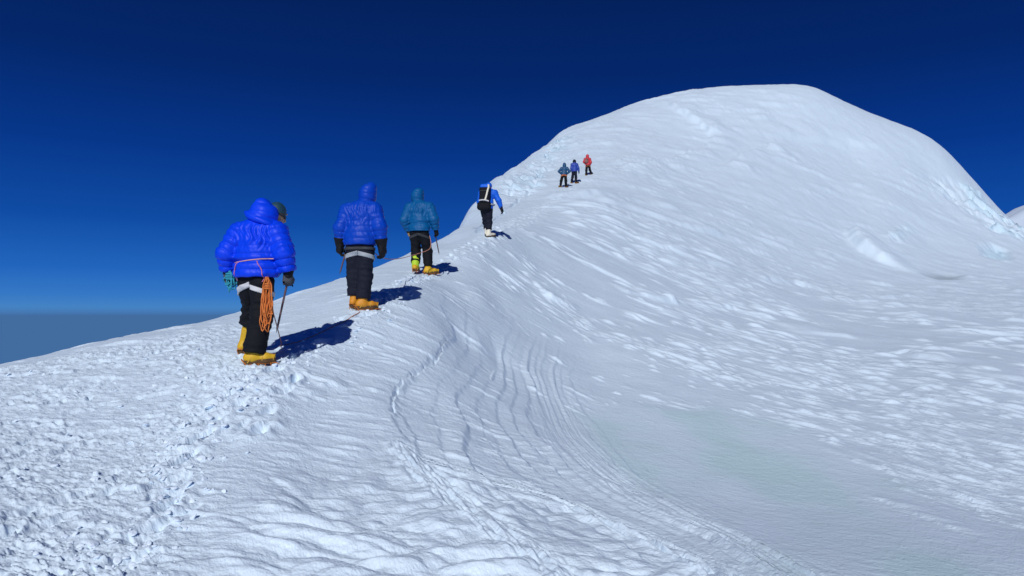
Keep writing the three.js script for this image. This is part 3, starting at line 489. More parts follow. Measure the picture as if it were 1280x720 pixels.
    const [a, b] = boundsOf([hc, nk, ...(cfg.hood.peak ? [V(...cfg.hood.peak)] : [])], Math.max(rx, ry, rz) + 0.09); mesh('hood', nets(a, b, cell * 0.75, hoodF), cfg.hood.m ?? cfg.jacket, root);
  }
  if (cfg.hat) {
    const hatF = (x, y, z) => { let d = elld(x, y, z, onHead(0, 0.025, -0.005), 0.098, 0.115, 0.112); d = Math.max(d, -((x - hd.x) * up.x + (y - hd.y) * up.y + (z - hd.z) * up.z + 0.012 - 0.3 * ((x - hd.x) * fw.x + (y - hd.y) * fw.y + (z - hd.z) * fw.z))); return d - 0.003 * n3(x * 25, y * 25, z * 25); };
    const [a, b] = boundsOf([hd], 0.18); mesh(cfg.hatName ?? 'hat', nets(a, b, cell * 0.7, hatF), cfg.hat, root);
    if (cfg.brim) { const g = tube([...Array(10)].map((_, i) => { const a2 = -1.6 + 3.2 * i / 9; return onHead(0.1 * Math.sin(a2), 0.0, 0.1 * Math.cos(a2)); }), 0.014, 30, 6); mesh('goggle_strap', g, cfg.brim, root); }
  }
  // trousers
  const legR = cfg.legR ?? [0.118, 0.1, 0.098], crotch = J.hipL.clone().add(J.hipR).multiplyScalar(0.5);
  const trouserF = (x, y, z, raw) => {
    let d = elld(x, y, z, hp, 0.185, 0.17, 0.135);
    for (const s of ['L', 'R']) {
      const a = J['hip' + s], b = J['kn' + s], c = J['an' + s], cuff = cfg['cuff' + s] ?? 0.16, low = c.clone().lerp(b, cuff);
      let e = smin(capd(x, y, z, a, b, legR[0], legR[1]), capd(x, y, z, b, low, legR[1], legR[2]), 0.05); e = Math.max(e, alongd(x, y, z, b, low) - b.distanceTo(low) - 0.0);
      d = smin(d, e, 0.028);
    }
    if (!raw) { const kn = Math.exp(-(((y - J.knL.y) / 0.2) ** 2)); d -= 0.024 * (0.4 + kn) * n3(x * 7, y * 17 + seed, z * 7) + 0.012 * n3(x * 15, y * 22, z * 15) + 0.016 * (1 - sm(0.15, 0.45, y)) * n3(x * 9, y * 22, z * 9); }
    return Math.max(d, y - hp.y - 0.12);
  };
  const [tl, th2] = boundsOf([hp, J.hipL, J.hipR, J.knL, J.knR, J.anL, J.anR], 0.2); mesh('trousers', nets(tl, th2, cell * 0.85, trouserF), cfg.trousers, root);
  // harness: a band round each thigh
  if (cfg.band) {
    const hr = new THREE.Group(); hr.name = 'harness'; root.add(hr);
    for (const s of ['L', 'R']) {
      const sg = s === 'L' ? -1 : 1, a = J['hip' + s], b = J['kn' + s], ax = b.clone().sub(a).normalize(), n = V(-sg * (cfg.bandTilt ?? 0.28), -1, 0.1).normalize(), c = a.clone().addScaledVector(ax, cfg.bandAt ?? 0.08), hw = cfg.bandW ?? 0.024;
      const f = (x, y, z) => Math.max(trouserF(x, y, z) - 0.011, Math.abs((x - c.x) * n.x + (y - c.y) * n.y + (z - c.z) * n.z) - hw, -sg * (x - crotch.x) + 0.002);
      const [lo, hi] = boundsOf([c], 0.22); mesh('leg_loop', nets(lo, hi, cell * 0.55, f), cfg.band, hr);
    }
    if (cfg.belt) { const f = (x, y, z) => Math.max(trouserF(x, y, z) - 0.014, Math.abs(y - (hem - 0.05)) - 0.02); const [lo, hi] = boundsOf([V(hp.x, hem - 0.05, hp.z)], 0.25); mesh('waist_belt', nets(lo, hi, cell * 0.6, f), cfg.belt, hr); }
  }
  // boots with crampons
  for (const s of ['L', 'R']) {
    const a = J['an' + s], dir = cfg['toe' + s] ?? 0, pit = cfg['pitch' + s] ?? 0.18, f = V(Math.sin(dir) * Math.cos(pit), Math.sin(pit), -Math.cos(dir) * Math.cos(pit)), side = V(Math.cos(dir), 0, Math.sin(dir)), u = side.clone().cross(f);
    const B = (x, y, z) => a.clone().addScaledVector(side, x).addScaledVector(u, y).addScaledVector(f, z), g0 = J['gr' + s];
    const heel = B(0, -0.005, -0.055), ball = B(0.006, -0.018, 0.13), toe = B(0, -0.02, 0.2), shaft = a.clone().lerp(J['kn' + s], 0.52).addScaledVector(f, -0.012), sho = cfg.boot;
    const solepl = (x, y, z) => (x - a.x) * u.x + (y - a.y) * u.y + (z - a.z) * u.z + 0.052;
    const bootF = (x, y, z) => { let d = smin(capd(x, y, z, heel, ball, 0.05, 0.05), capd(x, y, z, ball, toe, 0.05, 0.036), 0.03); d = smin(d, capd(x, y, z, a, shaft, 0.062, 0.074), 0.05); d -= 0.003 * n3(x * 22, y * 26, z * 22); return Math.max(d, -solepl(x, y, z) - 0.004); };
    const soleF = (x, y, z) => { const l = solepl(x, y, z), X = x - u.x * (l - 0.045), Y = y - u.y * (l - 0.045), Z = z - u.z * (l - 0.045); let d = smin(capd(X, Y, Z, heel, ball, 0.05, 0.054), capd(X, Y, Z, ball, toe, 0.054, 0.04), 0.03); return Math.max(d, Math.abs(l + 0.002) - 0.022); };
    const [lo, hi] = boundsOf([heel, toe, shaft], 0.11), bt = mesh('boot', nets(lo, hi, cell * 0.62, bootF), sho, root);
    mesh('sole', nets(lo, hi, cell * 0.55, soleF), M.soleM, bt);
    if (cfg.gaiter && (cfg.gaiter[1] ?? s) === s) { const gf = (x, y, z) => Math.max(capd(x, y, z, a.clone().lerp(shaft, 0.1), shaft, 0.078, 0.086), -((y - a.y) + 0.01)); mesh('gaiter', nets(lo, hi, cell * 0.6, gf), cfg.gaiter[0], bt); }
    // crampon: frame rails, cross bars, twelve points, toe bail and straps
    const cr = mesh('crampon', joined([
      ...[-1, 1].map(k => bar(B(k * 0.034, -0.078, -0.085), B(k * 0.046, -0.08, 0.12), 0.007, 0.007)), ...[-1, 1].map(k => bar(B(k * 0.046, -0.08, 0.12), B(k * 0.024, -0.08, 0.225), 0.007, 0.006)),
      ...[-0.08, 0.02, 0.12, 0.2].map(t => bar(B(-0.04, -0.08, t), B(0.04, -0.08, t), 0.006, 0.006)),
      ...[-0.08, -0.03, 0.05, 0.12, 0.18].flatMap(t => [-1, 1].map(k => bar(B(k * 0.04, -0.078, t), B(k * 0.046, -0.118, t + 0.006), 0.009, 0.0015, 5))), ...[-1, 1].map(k => bar(B(k * 0.022, -0.08, 0.22), B(k * 0.026, -0.1, 0.272), 0.009, 0.0015, 5)),
      tube([B(-0.04, -0.07, -0.08), B(-0.03, -0.03, -0.115), B(0, -0.015, -0.122), B(0.03, -0.03, -0.115), B(0.04, -0.07, -0.08)], 0.006, 20, 5)]), cfg.crampon ?? M.crampon, root);
    for (const g of [tube([B(-0.05, -0.07, 0.09), B(-0.056, -0.02, 0.1), B(-0.03, 0.036, 0.105), B(0.03, 0.036, 0.105), B(0.056, -0.02, 0.1), B(0.05, -0.07, 0.09)], 0.008, 24, 5), tube([B(-0.05, -0.06, -0.06), B(-0.062, 0.0, 0.0), B(-0.03, 0.03, 0.075), B(0.03, 0.03, 0.075), B(0.062, 0, 0), B(0.05, -0.06, -0.06)], 0.008, 24, 5), tube([B(-0.03, -0.07, 0.2), B(-0.035, -0.01, 0.225), B(0, 0.012, 0.232), B(0.035, -0.01, 0.225), B(0.03, -0.07, 0.2)], 0.005, 20, 5)]) mesh('strap', g, cfg.strapM ?? M.strap, cr);
  }
  // gloved hands: palm, four bent fingers of different lengths, thumb at the side
  const hands = {};
  for (const s of ['L', 'R']) {
    const sg = s === 'L' ? -1 : 1, el = J['el' + s], w = J['wr' + s], H = cfg['hand' + s] ?? {}, sc = (cfg.handScale ?? 1.12), curl = H.curl ?? 0.5;
    const dn = H.dir ? V(...H.dir).normalize() : w.clone().sub(el).normalize(), palmN = V(...(H.palm ?? [-sg, 0, -0.35])); palmN.addScaledVector(dn, -palmN.dot(dn)).normalize(); const ac = dn.clone().cross(palmN).multiplyScalar(sg);   // ac points to the thumb side
    if (ac.z > 0) ac.negate();
    const W = (l, a, n) => w.clone().addScaledVector(dn, l * sc).addScaledVector(ac, a * sc).addScaledVector(palmN, n * sc);
    const caps = [[W(0.01, 0, 0), W(0.075, 0, 0), 0.034, 0.036], [W(0.03, 0.02, 0), W(0.085, 0.026, 0), 0.024, 0.022], [W(0.03, -0.02, 0), W(0.08, -0.027, 0), 0.024, 0.02]], fing = [];
    [[0.031, 0.07], [0.011, 0.078], [-0.01, 0.073], [-0.03, 0.058]].forEach(([o, L], i) => { let p = W(0.088, o, 0), ang = 0.25 + curl * 0.3, r = 0.0125; [0.45, 0.32, 0.26].forEach((fr, k) => { const d2 = dn.clone().multiplyScalar(Math.cos(ang)).addScaledVector(palmN, Math.sin(ang)), n = p.clone().addScaledVector(d2, L * fr * sc * 1.05); fing.push([p, n, r * sc, (r - 0.0012) * sc]); p = n; r -= 0.0012; ang += curl * 1.25; }); });
    let p = W(0.03, 0.032, 0.008), t1 = W(0.062, 0.058, 0.022), t2 = W(0.092, 0.056, 0.04); fing.push([p, t1, 0.016 * sc, 0.0145 * sc], [t1, t2, 0.0145 * sc, 0.012 * sc]);
    const f = (x, y, z) => { let d = 9; for (const c of caps) d = smin(d, capd(x, y, z, c[0], c[1], c[2] * sc, c[3] * sc), 0.03); let e = 9; for (const c of fing) e = Math.min(e, capd(x, y, z, c[0], c[1], c[2], c[3])); return smin(d, e, 0.012) - 0.0015 * n3(x * 40, y * 40, z * 40); };
    const [lo, hi] = boundsOf([w, ...fing.map(c => c[1])], 0.06), hc = clamp(cell * 0.38, 0.0038, 0.02), gl = mesh(cfg.mitt ? 'mitten' : 'glove', nets(lo, hi, hc, f), H.m ?? cfg.glove, root);
    const c0 = w.clone().addScaledVector(dn, -0.06), c1 = w.clone().addScaledVector(dn, 0.035), cw = cfg.cuffW ?? 0.062, cf = (x, y, z) => { let d = capd(x, y, z, c0, c1, cw, cw * 0.72); d = Math.max(d, -((x - c0.x) * dn.x + (y - c0.y) * dn.y + (z - c0.z) * dn.z)); return d - 0.004 * n3(x * 25, y * 25, z * 25); };
    const [l2, h2] = boundsOf([c0, c1], 0.09); mesh('cuff', nets(l2, h2, cell * 0.6, cf), cfg.cuffM ?? M.glove, gl);
    hands[s] = { grip: W(0.09, 0, 0.034), dn, ac, palmN };
  }
  return { root, J, toW, hands, jacketF, trouserF, hem, cfg };
}
// ------------------------------------------------------------------ gear
function iceAxe(top, bottom, bladeDir, label, len) {  // top is the head, bottom the spike, in world metres
  const o = new THREE.Group(); o.name = numbered('ice_axe'); o.position.copy(bottom); scene.add(o); tag(o, label, 'ice axe');
  const t = top.clone().sub(bottom), ax = t.clone().normalize(), bd = bladeDir.clone().addScaledVector(ax, -bladeDir.dot(ax)).normalize(), nn = ax.clone().cross(bd);
  mesh('shaft', bar(ax.clone().multiplyScalar(0.05), t.clone().addScaledVector(ax, -0.01), 0.011, 0.012, 10), M.shaft, o);
  mesh('spike', bar(ax.clone().multiplyScalar(0.07), V(0, 0, 0), 0.012, 0.001, 8), M.steel, o);
  const flat = pts => { const s = new THREE.Shape(pts.map(([a, b]) => new THREE.Vector2(a, b))), g = new THREE.ExtrudeGeometry(s, { depth: 0.008, bevelEnabled: true, bevelSize: 0.001, bevelThickness: 0.001, bevelSegments: 1 }); g.translate(0, 0, -0.004); g.applyMatrix4(new THREE.Matrix4().makeBasis(bd, ax, nn).setPosition(t)); return g; };
  mesh('pick', flat([[0, 0.012], [0.06, 0.014], [0.11, 0.004], [0.145, -0.022], [0.138, -0.026], [0.1, -0.014], [0.05, -0.006], [0, -0.014]]), M.steel, o);
  mesh('adze', flat([[0, 0.012], [0, -0.014], [-0.05, -0.012], [-0.085, -0.026], [-0.092, -0.016], [-0.06, 0.008]]), M.steel, o);
  return o;
}
function coil(name, label, center, w, h, n, r, m, seed, turn) {
  const q = rng(seed), gs = [];
  for (let i = 0; i < n; i++) { const a = turn + (q() - 0.5) * 1.8, W = w * mix(0.3, 1, q()), H = h * mix(0.62, 1.06, q()), off = (q() - 0.5) * w * 0.9, tilt = (q() - 0.5) * 0.2, pts = [];
    for (let k = 0; k < 14; k++) { const t = k / 14 * 2 * Math.PI, u = Math.sin(t) * W * 0.5 * (0.55 + 0.45 * (1 - Math.cos(t)) / 2) + off * (1 - Math.cos(t)) / 2, v = -(1 - Math.cos(t)) / 2 * H; pts.push(V(Math.cos(a) * u + tilt * v + (q() - 0.5) * 0.024, v + (q() - 0.5) * 0.01, Math.sin(a) * u + (q() - 0.5) * 0.05)); }
    gs.push(tube(pts, r, 56, 6, true)); }
  const o = new THREE.Group(); o.name = numbered(name); o.position.copy(center); scene.add(o); tag(o, label, 'rope');
  mesh('loops', joined(gs), m, o);
  mesh('wrap', joined([0, 1, 2, 3].map(k => { const g = new THREE.TorusGeometry(w * 0.3, r * 1.15, 6, 20); g.rotateX(Math.PI / 2 + 0.1 * (k - 1)); g.scale(1, 1, 0.8); g.translate(0, -h * 0.13 - k * r * 2.1, 0); return g; })), m, o);
  return o;
}
const feet = (px, py) => { const g = ground(px, py); return V(g.x, macro(g.x, g.z) + 0.5 * relief(g.x, g.z), g.z); };

// ------------------------------------------------------------------ the rope team
const deg = Math.PI / 180;
const p1 = climber({ at: feet(318, 453), yaw: 0.22, label: 'climber in puffy royal blue jacket carrying a coiled orange rope at the hip', cell: 0.0105, seed: 2, wrinkle: true, quilt: 0.017, hem: 0.935, pinch: 1.115, torso: [0.245, 0.19], arm: 0.112,
  J: { hip: [0.02, 0.94, 0], chest: [0.02, 1.33, -0.05], neck: [0.09, 1.53, -0.12], head: [0.155, 1.655, -0.2], shL: [-0.2, 1.425, -0.03], shR: [0.245, 1.425, -0.06], elL: [-0.325, 1.2, 0.02], elR: [0.345, 1.2, -0.02], wrL: [-0.355, 1.0, -0.04], wrR: [0.375, 0.985, -0.06],
    hipL: [-0.075, 0.87, -0.02], hipR: [0.105, 0.87, 0.01], knL: [-0.165, 0.52, -0.25], knR: [0.1, 0.5, 0.03], anL: [-0.3, 0.1, -0.28], anR: [0.045, 0.075, 0.1] },
  look: 0.75, nod: -0.45, jacket: M.royal, hat: M.darkTeal, hatName: 'beanie', brim: M.charcoal, hood: { c: [0.065, 1.635, -0.08], r: [0.165, 0.14, 0.155], peak: [0.05, 1.755, -0.07], roll: [1.575, 0.036, 0.175, 0.4] },
  trousers: M.black, band: M.band, bandTilt: 0.3, bandAt: 0.08, bandW: 0.026, boot: M.yellow, toeL: -0.1, toeR: 1.1, pitchL: 0.1, pitchR: 0.08, cuffL: 0.6, cuffR: 0.1, legR: [0.128, 0.118, 0.122], glove: M.greyGlove, cuffW: 0.068,
  handR: { dir: [-0.05, -1, 0.05], curl: 0.95, palm: [-0.6, 0, -0.8] }, handL: { dir: [0.12, -1, 0], curl: 0.85, palm: [0.8, 0, 0.3] } });
{ // cord round the jacket waist
  const pts = [...Array(28)].map((_, i) => { const a = i / 28 * 2 * Math.PI; let r = 0.1; while (r < 0.262 && p1.jacketF(0.03 + Math.cos(a) * r, 1.115 + 0.02 * Math.cos(a), -0.02 + Math.sin(a) * r) < 0) r += 0.004; return V(0.03 + Math.cos(a) * (r + 0.004), 1.115 + 0.02 * Math.cos(a), -0.02 + Math.sin(a) * (r + 0.004)); });
  const c = mesh('waist_cord', tube(pts, 0.0055, 120, 6, true), M.cordW, p1.root);
  for (const [x0, x1, y1, b] of [[-0.1, -0.15, 0.9, -0.02], [0.12, 0.17, 0.88, 0.04]]) { const q = [...Array(7)].map((_, k) => { const t = k / 6, x = mix(x0, x1, t) + b * Math.sin(Math.PI * t), y = mix(1.105, y1, t); let z = 0.05; while (z < 0.4 && Math.min(p1.jacketF(x, y, z), p1.trouserF(x, y, z)) < 0) z += 0.004; return V(x, y, z + 0.004); }); mesh('tie_in_loop', tube(q, 0.0055, 30, 6), M.cordO, c); }
}
{
  const h = p1.hands.R, top = p1.toW(h.grip.clone().add(V(0.005, 0.0, 0.0))), bot = p1.toW(h.grip.clone().add(V(-0.085, -0.56, 0.08)));
  iceAxe(top, bot, V(0.2, 0, -1), 'slim dark ice axe held head up beside the orange rope coil');
  coil('rope_coil', 'bundle of orange rope hanging at the hip of the royal blue jacket', p1.toW(V(0.255, 0.925, 0.17)), 0.12, 0.56, 14, 0.0066, M.ropeO, 5, -0.2);
  coil('rope_coil', 'small teal rope bundle held in a grey glove', p1.toW(p1.hands.L.grip.clone().add(V(0.025, 0.1, 0.05))), 0.15, 0.22, 8, 0.0075, M.tealRope, 9, 0.2);
}
const p2 = climber({ at: feet(450, 386), yaw: 0.1, label: 'climber in blue hooded jacket with big black gloves and grey leg loops', cell: 0.012, seed: 5, quilt: 0.011, wrinkle: true, hem: 0.93, torso: [0.225, 0.18], arm: 0.1,
  J: { hip: [0.0, 0.93, 0], chest: [0.02, 1.33, -0.03], neck: [0.07, 1.54, -0.06], head: [0.095, 1.67, -0.08], shL: [-0.19, 1.43, -0.02], shR: [0.215, 1.43, -0.02], elL: [-0.275, 1.18, 0.03], elR: [0.3, 1.18, 0.03], wrL: [-0.295, 0.985, 0.0], wrR: [0.32, 0.965, 0.0],
    hipL: [-0.09, 0.87, 0], hipR: [0.09, 0.87, 0], knL: [-0.1, 0.49, -0.06], knR: [0.075, 0.49, 0], anL: [-0.1, 0.08, -0.06], anR: [0.055, 0.075, 0.06] },
  look: 0.25, nod: -0.1, jacket: M.blue, hood: { c: [0.09, 1.68, -0.07], r: [0.125, 0.15, 0.14] , peak: [0.15, 1.79, -0.08] },
  trousers: M.navy, band: M.greyBand, belt: M.charcoal, bandTilt: 0.22, bandAt: 0.09, bandW: 0.03, boot: M.amber, toeL: 0.15, toeR: 0.95, pitchL: 0.12, pitchR: 0.05, cuffL: 0.2, cuffR: 0.17, legR: [0.122, 0.108, 0.105], glove: M.glove, cuffW: 0.098, handScale: 1.6, handR: { curl: 0.5 }, handL: { curl: 0.75 } });
{
  const h = p2.hands.L, top = p2.toW(h.grip.clone().add(V(0.05, -0.02, 0.06))), bot = p2.toW(h.grip.clone().add(V(-0.03, -0.34, 0.1)));
  iceAxe(top, bot, V(-0.3, 0, -1), 'short ice axe hanging under a big black glove');
}
const p3 = climber({ at: feet(524, 343), yaw: 0.2, label: 'climber in teal hooded jacket with lime green gaiter and rope behind the knees', cell: 0.0135, seed: 8, quilt: 0.01, wrinkle: true, pinch: 1.06, hem: 0.9, torso: [0.225, 0.18], arm: 0.098,
  J: { hip: [0.0, 0.92, 0], chest: [-0.02, 1.32, -0.08], neck: [-0.07, 1.53, -0.14], head: [-0.095, 1.655, -0.18], shL: [-0.235, 1.4, -0.07], shR: [0.2, 1.4, -0.08], elL: [-0.32, 1.14, 0.0], elR: [0.315, 1.14, -0.02], wrL: [-0.27, 0.92, -0.1], wrR: [0.335, 0.93, -0.1],
    hipL: [-0.09, 0.86, 0], hipR: [0.095, 0.86, 0], knL: [-0.11, 0.5, -0.12], knR: [0.13, 0.5, -0.16], anL: [-0.045, 0.14, 0.12], anR: [0.16, 0.085, -0.12] },
  look: 0.35, nod: -0.3, jacket: M.teal, hood: { c: [-0.09, 1.67, -0.15], r: [0.13, 0.15, 0.15], peak: [-0.04, 1.77, -0.16] },
  trousers: M.black, band: M.charcoal, boot: M.yellow, toeL: -0.1, toeR: 0.9, pitchL: 0.12, pitchR: 0.1, cuffL: 0.28, cuffR: 0.2, gaiter: [M.lime, 'L'], legR: [0.115, 0.098, 0.095], glove: M.glove, handL: { m: M.tanGlove, curl: 0.8 }, handR: { curl: 0.9 }, cuffW: 0.06 });
{ const h = p3.hands.R; iceAxe(p3.toW(h.grip.clone()), p3.toW(h.grip.clone().add(V(0.05, -0.42, -0.12))), V(-0.2, 0, -1), 'short ice axe held beside the teal hooded jacket'); }
const p4 = climber({ at: feet(609, 297), yaw: 0.15, label: 'climber in bright blue jacket wearing a tall black backpack', cell: 0.016, seed: 11, quilt: 0.003, hem: 0.86, torso: [0.2, 0.16], arm: 0.082,
  J: { hip: [-0.02, 0.9, 0.06], chest: [-0.02, 1.27, -0.12], neck: [-0.0, 1.47, -0.22], head: [0.0, 1.585, -0.28], shL: [-0.2, 1.36, -0.14], shR: [0.2, 1.37, -0.14], elL: [-0.27, 1.1, -0.14], elR: [0.33, 1.13, -0.14], wrL: [-0.2, 0.95, -0.32], wrR: [0.405, 0.9, -0.18],
    hipL: [-0.09, 0.84, 0.06], hipR: [0.07, 0.84, 0.06], knL: [-0.06, 0.47, -0.14], knR: [0.05, 0.47, -0.02], anL: [-0.03, 0.09, -0.14], anR: [0.06, 0.08, 0.06] },
  look: 0.1, nod: -0.3, jacket: M.azure, hat: M.azure, trousers: M.navy, boot: M.cream, crampon: M.charcoal, strapM: M.strapDark, toeL: 0.2, toeR: 0.85, cuffL: 0.4, cuffR: 0.36, legR: [0.118, 0.1, 0.088], glove: M.glove });
{ // the tall backpack
  const o = new THREE.Group(); o.name = 'backpack'; o.position.copy(p4.root.position); o.rotation.y = p4.root.rotation.y; scene.add(o); tag(o, 'tall black backpack with a pale strap on the back of the bright blue jacket', 'backpack');
  const rb = (x, y, z, c, h, r) => { const X = Math.abs(x - c.x) - h.x + r, Y = Math.abs(y - c.y) - h.y + r, Z = Math.abs(z - c.z - (y - c.y) * -0.25) - h.z + r; return Math.hypot(Math.max(X, 0), Math.max(Y, 0), Math.max(Z, 0)) + Math.min(Math.max(X, Y, Z), 0) - r; };
  const bulge = (x, y, z) => 0.016 * n3(x * 8, y * 8, z * 8);
  const f1 = (x, y, z) => rb(x, y, z, V(-0.05, 1.28, 0.12), V(0.165, 0.27, 0.12), 0.08) - bulge(x, y, z), f2 = (x, y, z) => rb(x, y, z, V(-0.05, 1.545, 0.05), V(0.15, 0.07, 0.13), 0.06) - bulge(x, y, z), f3 = (x, y, z) => rb(x, y, z, V(-0.06, 0.94, 0.17), V(0.215, 0.14, 0.12), 0.1) - bulge(x, y, z);
  const c = 0.012; mesh('pack_body', nets(V(-0.3, 0.95, -0.15), V(0.2, 1.62, 0.4), c, f1), M.black, o); mesh('lid', nets(V(-0.3, 1.4, -0.2), V(0.2, 1.7, 0.3), c, f2), M.azure, o); mesh('hip_pouch', nets(V(-0.38, 0.74, -0.08), V(0.26, 1.14, 0.42), c, f3), M.black, o);
  const on = (x, y) => { let z = 0.45; while (z > -0.1 && Math.min(f1(x, y, z), f2(x, y, z), f3(x, y, z)) > 0.012) z -= 0.005; return V(x, y, z); };
  mesh('strap', tube([on(0.07, 1.58), on(0.075, 1.5), on(0.05, 1.38), on(0.03, 1.26), on(0.0, 1.14), on(-0.02, 1.08)], 0.03, 40, 6), M.cream, o); mesh('strap', tube([on(-0.2, 1.09), on(-0.1, 1.1), on(0.0, 1.09), on(0.1, 1.06)], 0.022, 30, 6), M.band, o);
  mesh('strap', tube([on(-0.18, 1.4), on(-0.05, 1.39), on(0.08, 1.4)], 0.012, 24, 6), M.charcoal, o);
  mesh('waist_belt', tube([...Array(16)].map((_, i) => { const a = i / 16 * 2 * Math.PI; return V(-0.01 + 0.235 * Math.cos(a), 0.98, 0.04 + 0.19 * Math.sin(a)); }), 0.028, 60, 6, true), M.greyBand, o);
}
const far = 'climbers resting together high on the slope';
const p5 = climber({ at: feet(705, 234), yaw: 0.1, label: 'distant climber in dark teal jacket standing with hands on hips', group: far, cell: 0.024, seed: 14, quilt: 0.002, hem: 0.9, torso: [0.2, 0.17], arm: 0.085,
  J: { hip: [0, 0.9, 0], chest: [0.02, 1.28, -0.06], neck: [0.03, 1.47, -0.1], head: [0.03, 1.59, -0.13], shL: [-0.18, 1.36, -0.05], shR: [0.21, 1.36, -0.05], elL: [-0.36, 1.12, 0.08], elR: [0.4, 1.12, 0.08], wrL: [-0.22, 0.97, 0.0], wrR: [0.24, 0.97, 0.0],
    hipL: [-0.1, 0.84, 0], hipR: [0.1, 0.84, 0], knL: [-0.2, 0.47, -0.03], knR: [0.13, 0.47, -0.06], anL: [-0.25, 0.08, 0], anR: [0.14, 0.08, 0] },
  jacket: M.tealFar, hood: { c: [0.03, 1.6, -0.12], r: [0.125, 0.15, 0.13], peak: [0.03, 1.72, -0.11] }, trousers: M.black, band: M.orangeBand, bandAt: 0.0, bandW: 0.05, boot: M.black, toeL: -0.6, toeR: 0.7, legR: [0.11, 0.095, 0.09], glove: M.black });
const p6 = climber({ at: feet(718, 229), yaw: 0.1, label: 'distant climber in violet blue jacket between teal and red jackets', group: far, cell: 0.024, seed: 16, quilt: 0.002, hem: 0.86, torso: [0.205, 0.17], arm: 0.085,
  J: { hip: [0, 0.9, 0], chest: [0.0, 1.3, -0.03], neck: [0.0, 1.5, -0.05], head: [0.0, 1.62, -0.06], shL: [-0.19, 1.38, -0.02], shR: [0.19, 1.38, -0.02], elL: [-0.23, 1.1, 0.0], elR: [0.29, 1.1, 0.0], wrL: [-0.2, 0.92, -0.12], wrR: [0.33, 0.85, -0.05],
    hipL: [-0.09, 0.84, 0], hipR: [0.09, 0.84, 0], knL: [-0.14, 0.47, -0.05], knR: [0.11, 0.47, -0.05], anL: [-0.21, 0.08, 0.02], anR: [0.12, 0.08, 0] },
  jacket: M.violet, hood: { c: [0, 1.63, -0.05], r: [0.125, 0.15, 0.13], m: M.navy }, trousers: M.navy, boot: M.black, toeL: -0.3, toeR: 1.1, legR: [0.11, 0.095, 0.09], glove: M.black });
const p7 = climber({ at: feet(735, 220), yaw: -0.1, label: 'distant climber in red jacket striding highest of the party', group: far, cell: 0.024, seed: 18, quilt: 0.002, hem: 0.84, torso: [0.21, 0.17], arm: 0.09,
  J: { hip: [0, 0.88, 0], chest: [-0.05, 1.26, -0.05], neck: [-0.04, 1.46, -0.08], head: [-0.03, 1.58, -0.1], shL: [-0.24, 1.33, -0.03], shR: [0.15, 1.34, -0.03], elL: [-0.34, 1.1, 0.0], elR: [0.24, 1.08, 0.0], wrL: [-0.2, 0.98, -0.15], wrR: [0.2, 0.9, -0.15],
    hipL: [-0.09, 0.82, 0], hipR: [0.09, 0.82, 0], knL: [-0.13, 0.46, -0.03], knR: [0.18, 0.48, -0.14], anL: [-0.15, 0.08, 0.05], anR: [0.3, 0.12, -0.06] },
  jacket: M.red, hood: { c: [-0.03, 1.59, -0.09], r: [0.13, 0.155, 0.14] }, trousers: M.black, band: M.orangeBand, boot: M.black, toeL: -0.2, toeR: 0.5, legR: [0.11, 0.095, 0.09], glove: M.black });
{ const o = new THREE.Group(); o.name = numbered('backpack'); o.position.copy(p7.root.position); o.rotation.y = p7.root.rotation.y; scene.add(o); tag(o, 'small dull pink pack on the back of the red jacket', 'backpack');
  const f = (x, y, z) => elld(x, y, z, V(-0.16, 1.14, 0.17), 0.16, 0.18, 0.11) - 0.012 * n3(x * 9, y * 9, z * 9); mesh('pack_body', nets(V(-0.4, 0.9, 0), V(0.1, 1.4, 0.36), 0.02, f), paint(0.24, 0.1, 0.1, 0.8), o); mesh('lid', nets(V(-0.36, 1.2, 0.02), V(0.06, 1.42, 0.32), 0.02, (x, y, z) => elld(x, y, z, V(-0.15, 1.29, 0.15), 0.13, 0.06, 0.1)), M.charcoal, o); }
// ------------------------------------------------------------------ ropes between the climbers
function rope(pts, r, label) { const o = mesh(numbered('climbing_rope'), tube(pts, r, Math.max(60, pts.length * 8), 6), M.ropeP); tag(o, label, 'rope'); return o; }
const lay = (px, py, up = 0.012) => { const g = ground(px, py); return V(g.x, snowHeight(g.x, g.z) + up, g.z); };
{
  const air = (px, py, dd) => V((px - CX) / FOCAL * dd, (CY - py) / FOCAL * dd, -dd);
  rope([p1.toW(V(0.0, 0.93, -0.2)), p1.toW(V(0.0, 0.5, -0.42)), p1.toW(V(0.04, 0.2, -0.5)), lay(352, 434), lay(372, 430), lay(392, 421), lay(412, 411), lay(430, 402), lay(441, 396), lay(449, 391), p2.toW(V(-0.01, 0.06, -0.1)), p2.toW(V(-0.01, 0.5, -0.28)), p2.toW(V(0.0, 0.9, -0.19))], 0.006, 'thin pinkish rope along the snow from royal blue jacket to the black gloves');
  rope([p2.toW(V(0.06, 0.93, -0.18)), p2.toW(V(0.2, 0.8, -0.22)), air(478, 322, 11.3), air(490, 324, 12.4), air(503, 322.5, 13.8), air(514, 319.5, 15.0), air(526, 316, 15.3), air(537, 311, 15.5), p3.toW(V(0.25, 0.72, 0.0)), p3.toW(V(0.17, 0.9, -0.05))], 0.0065, 'thin pinkish rope strung across the legs of the teal hooded jacket');
}
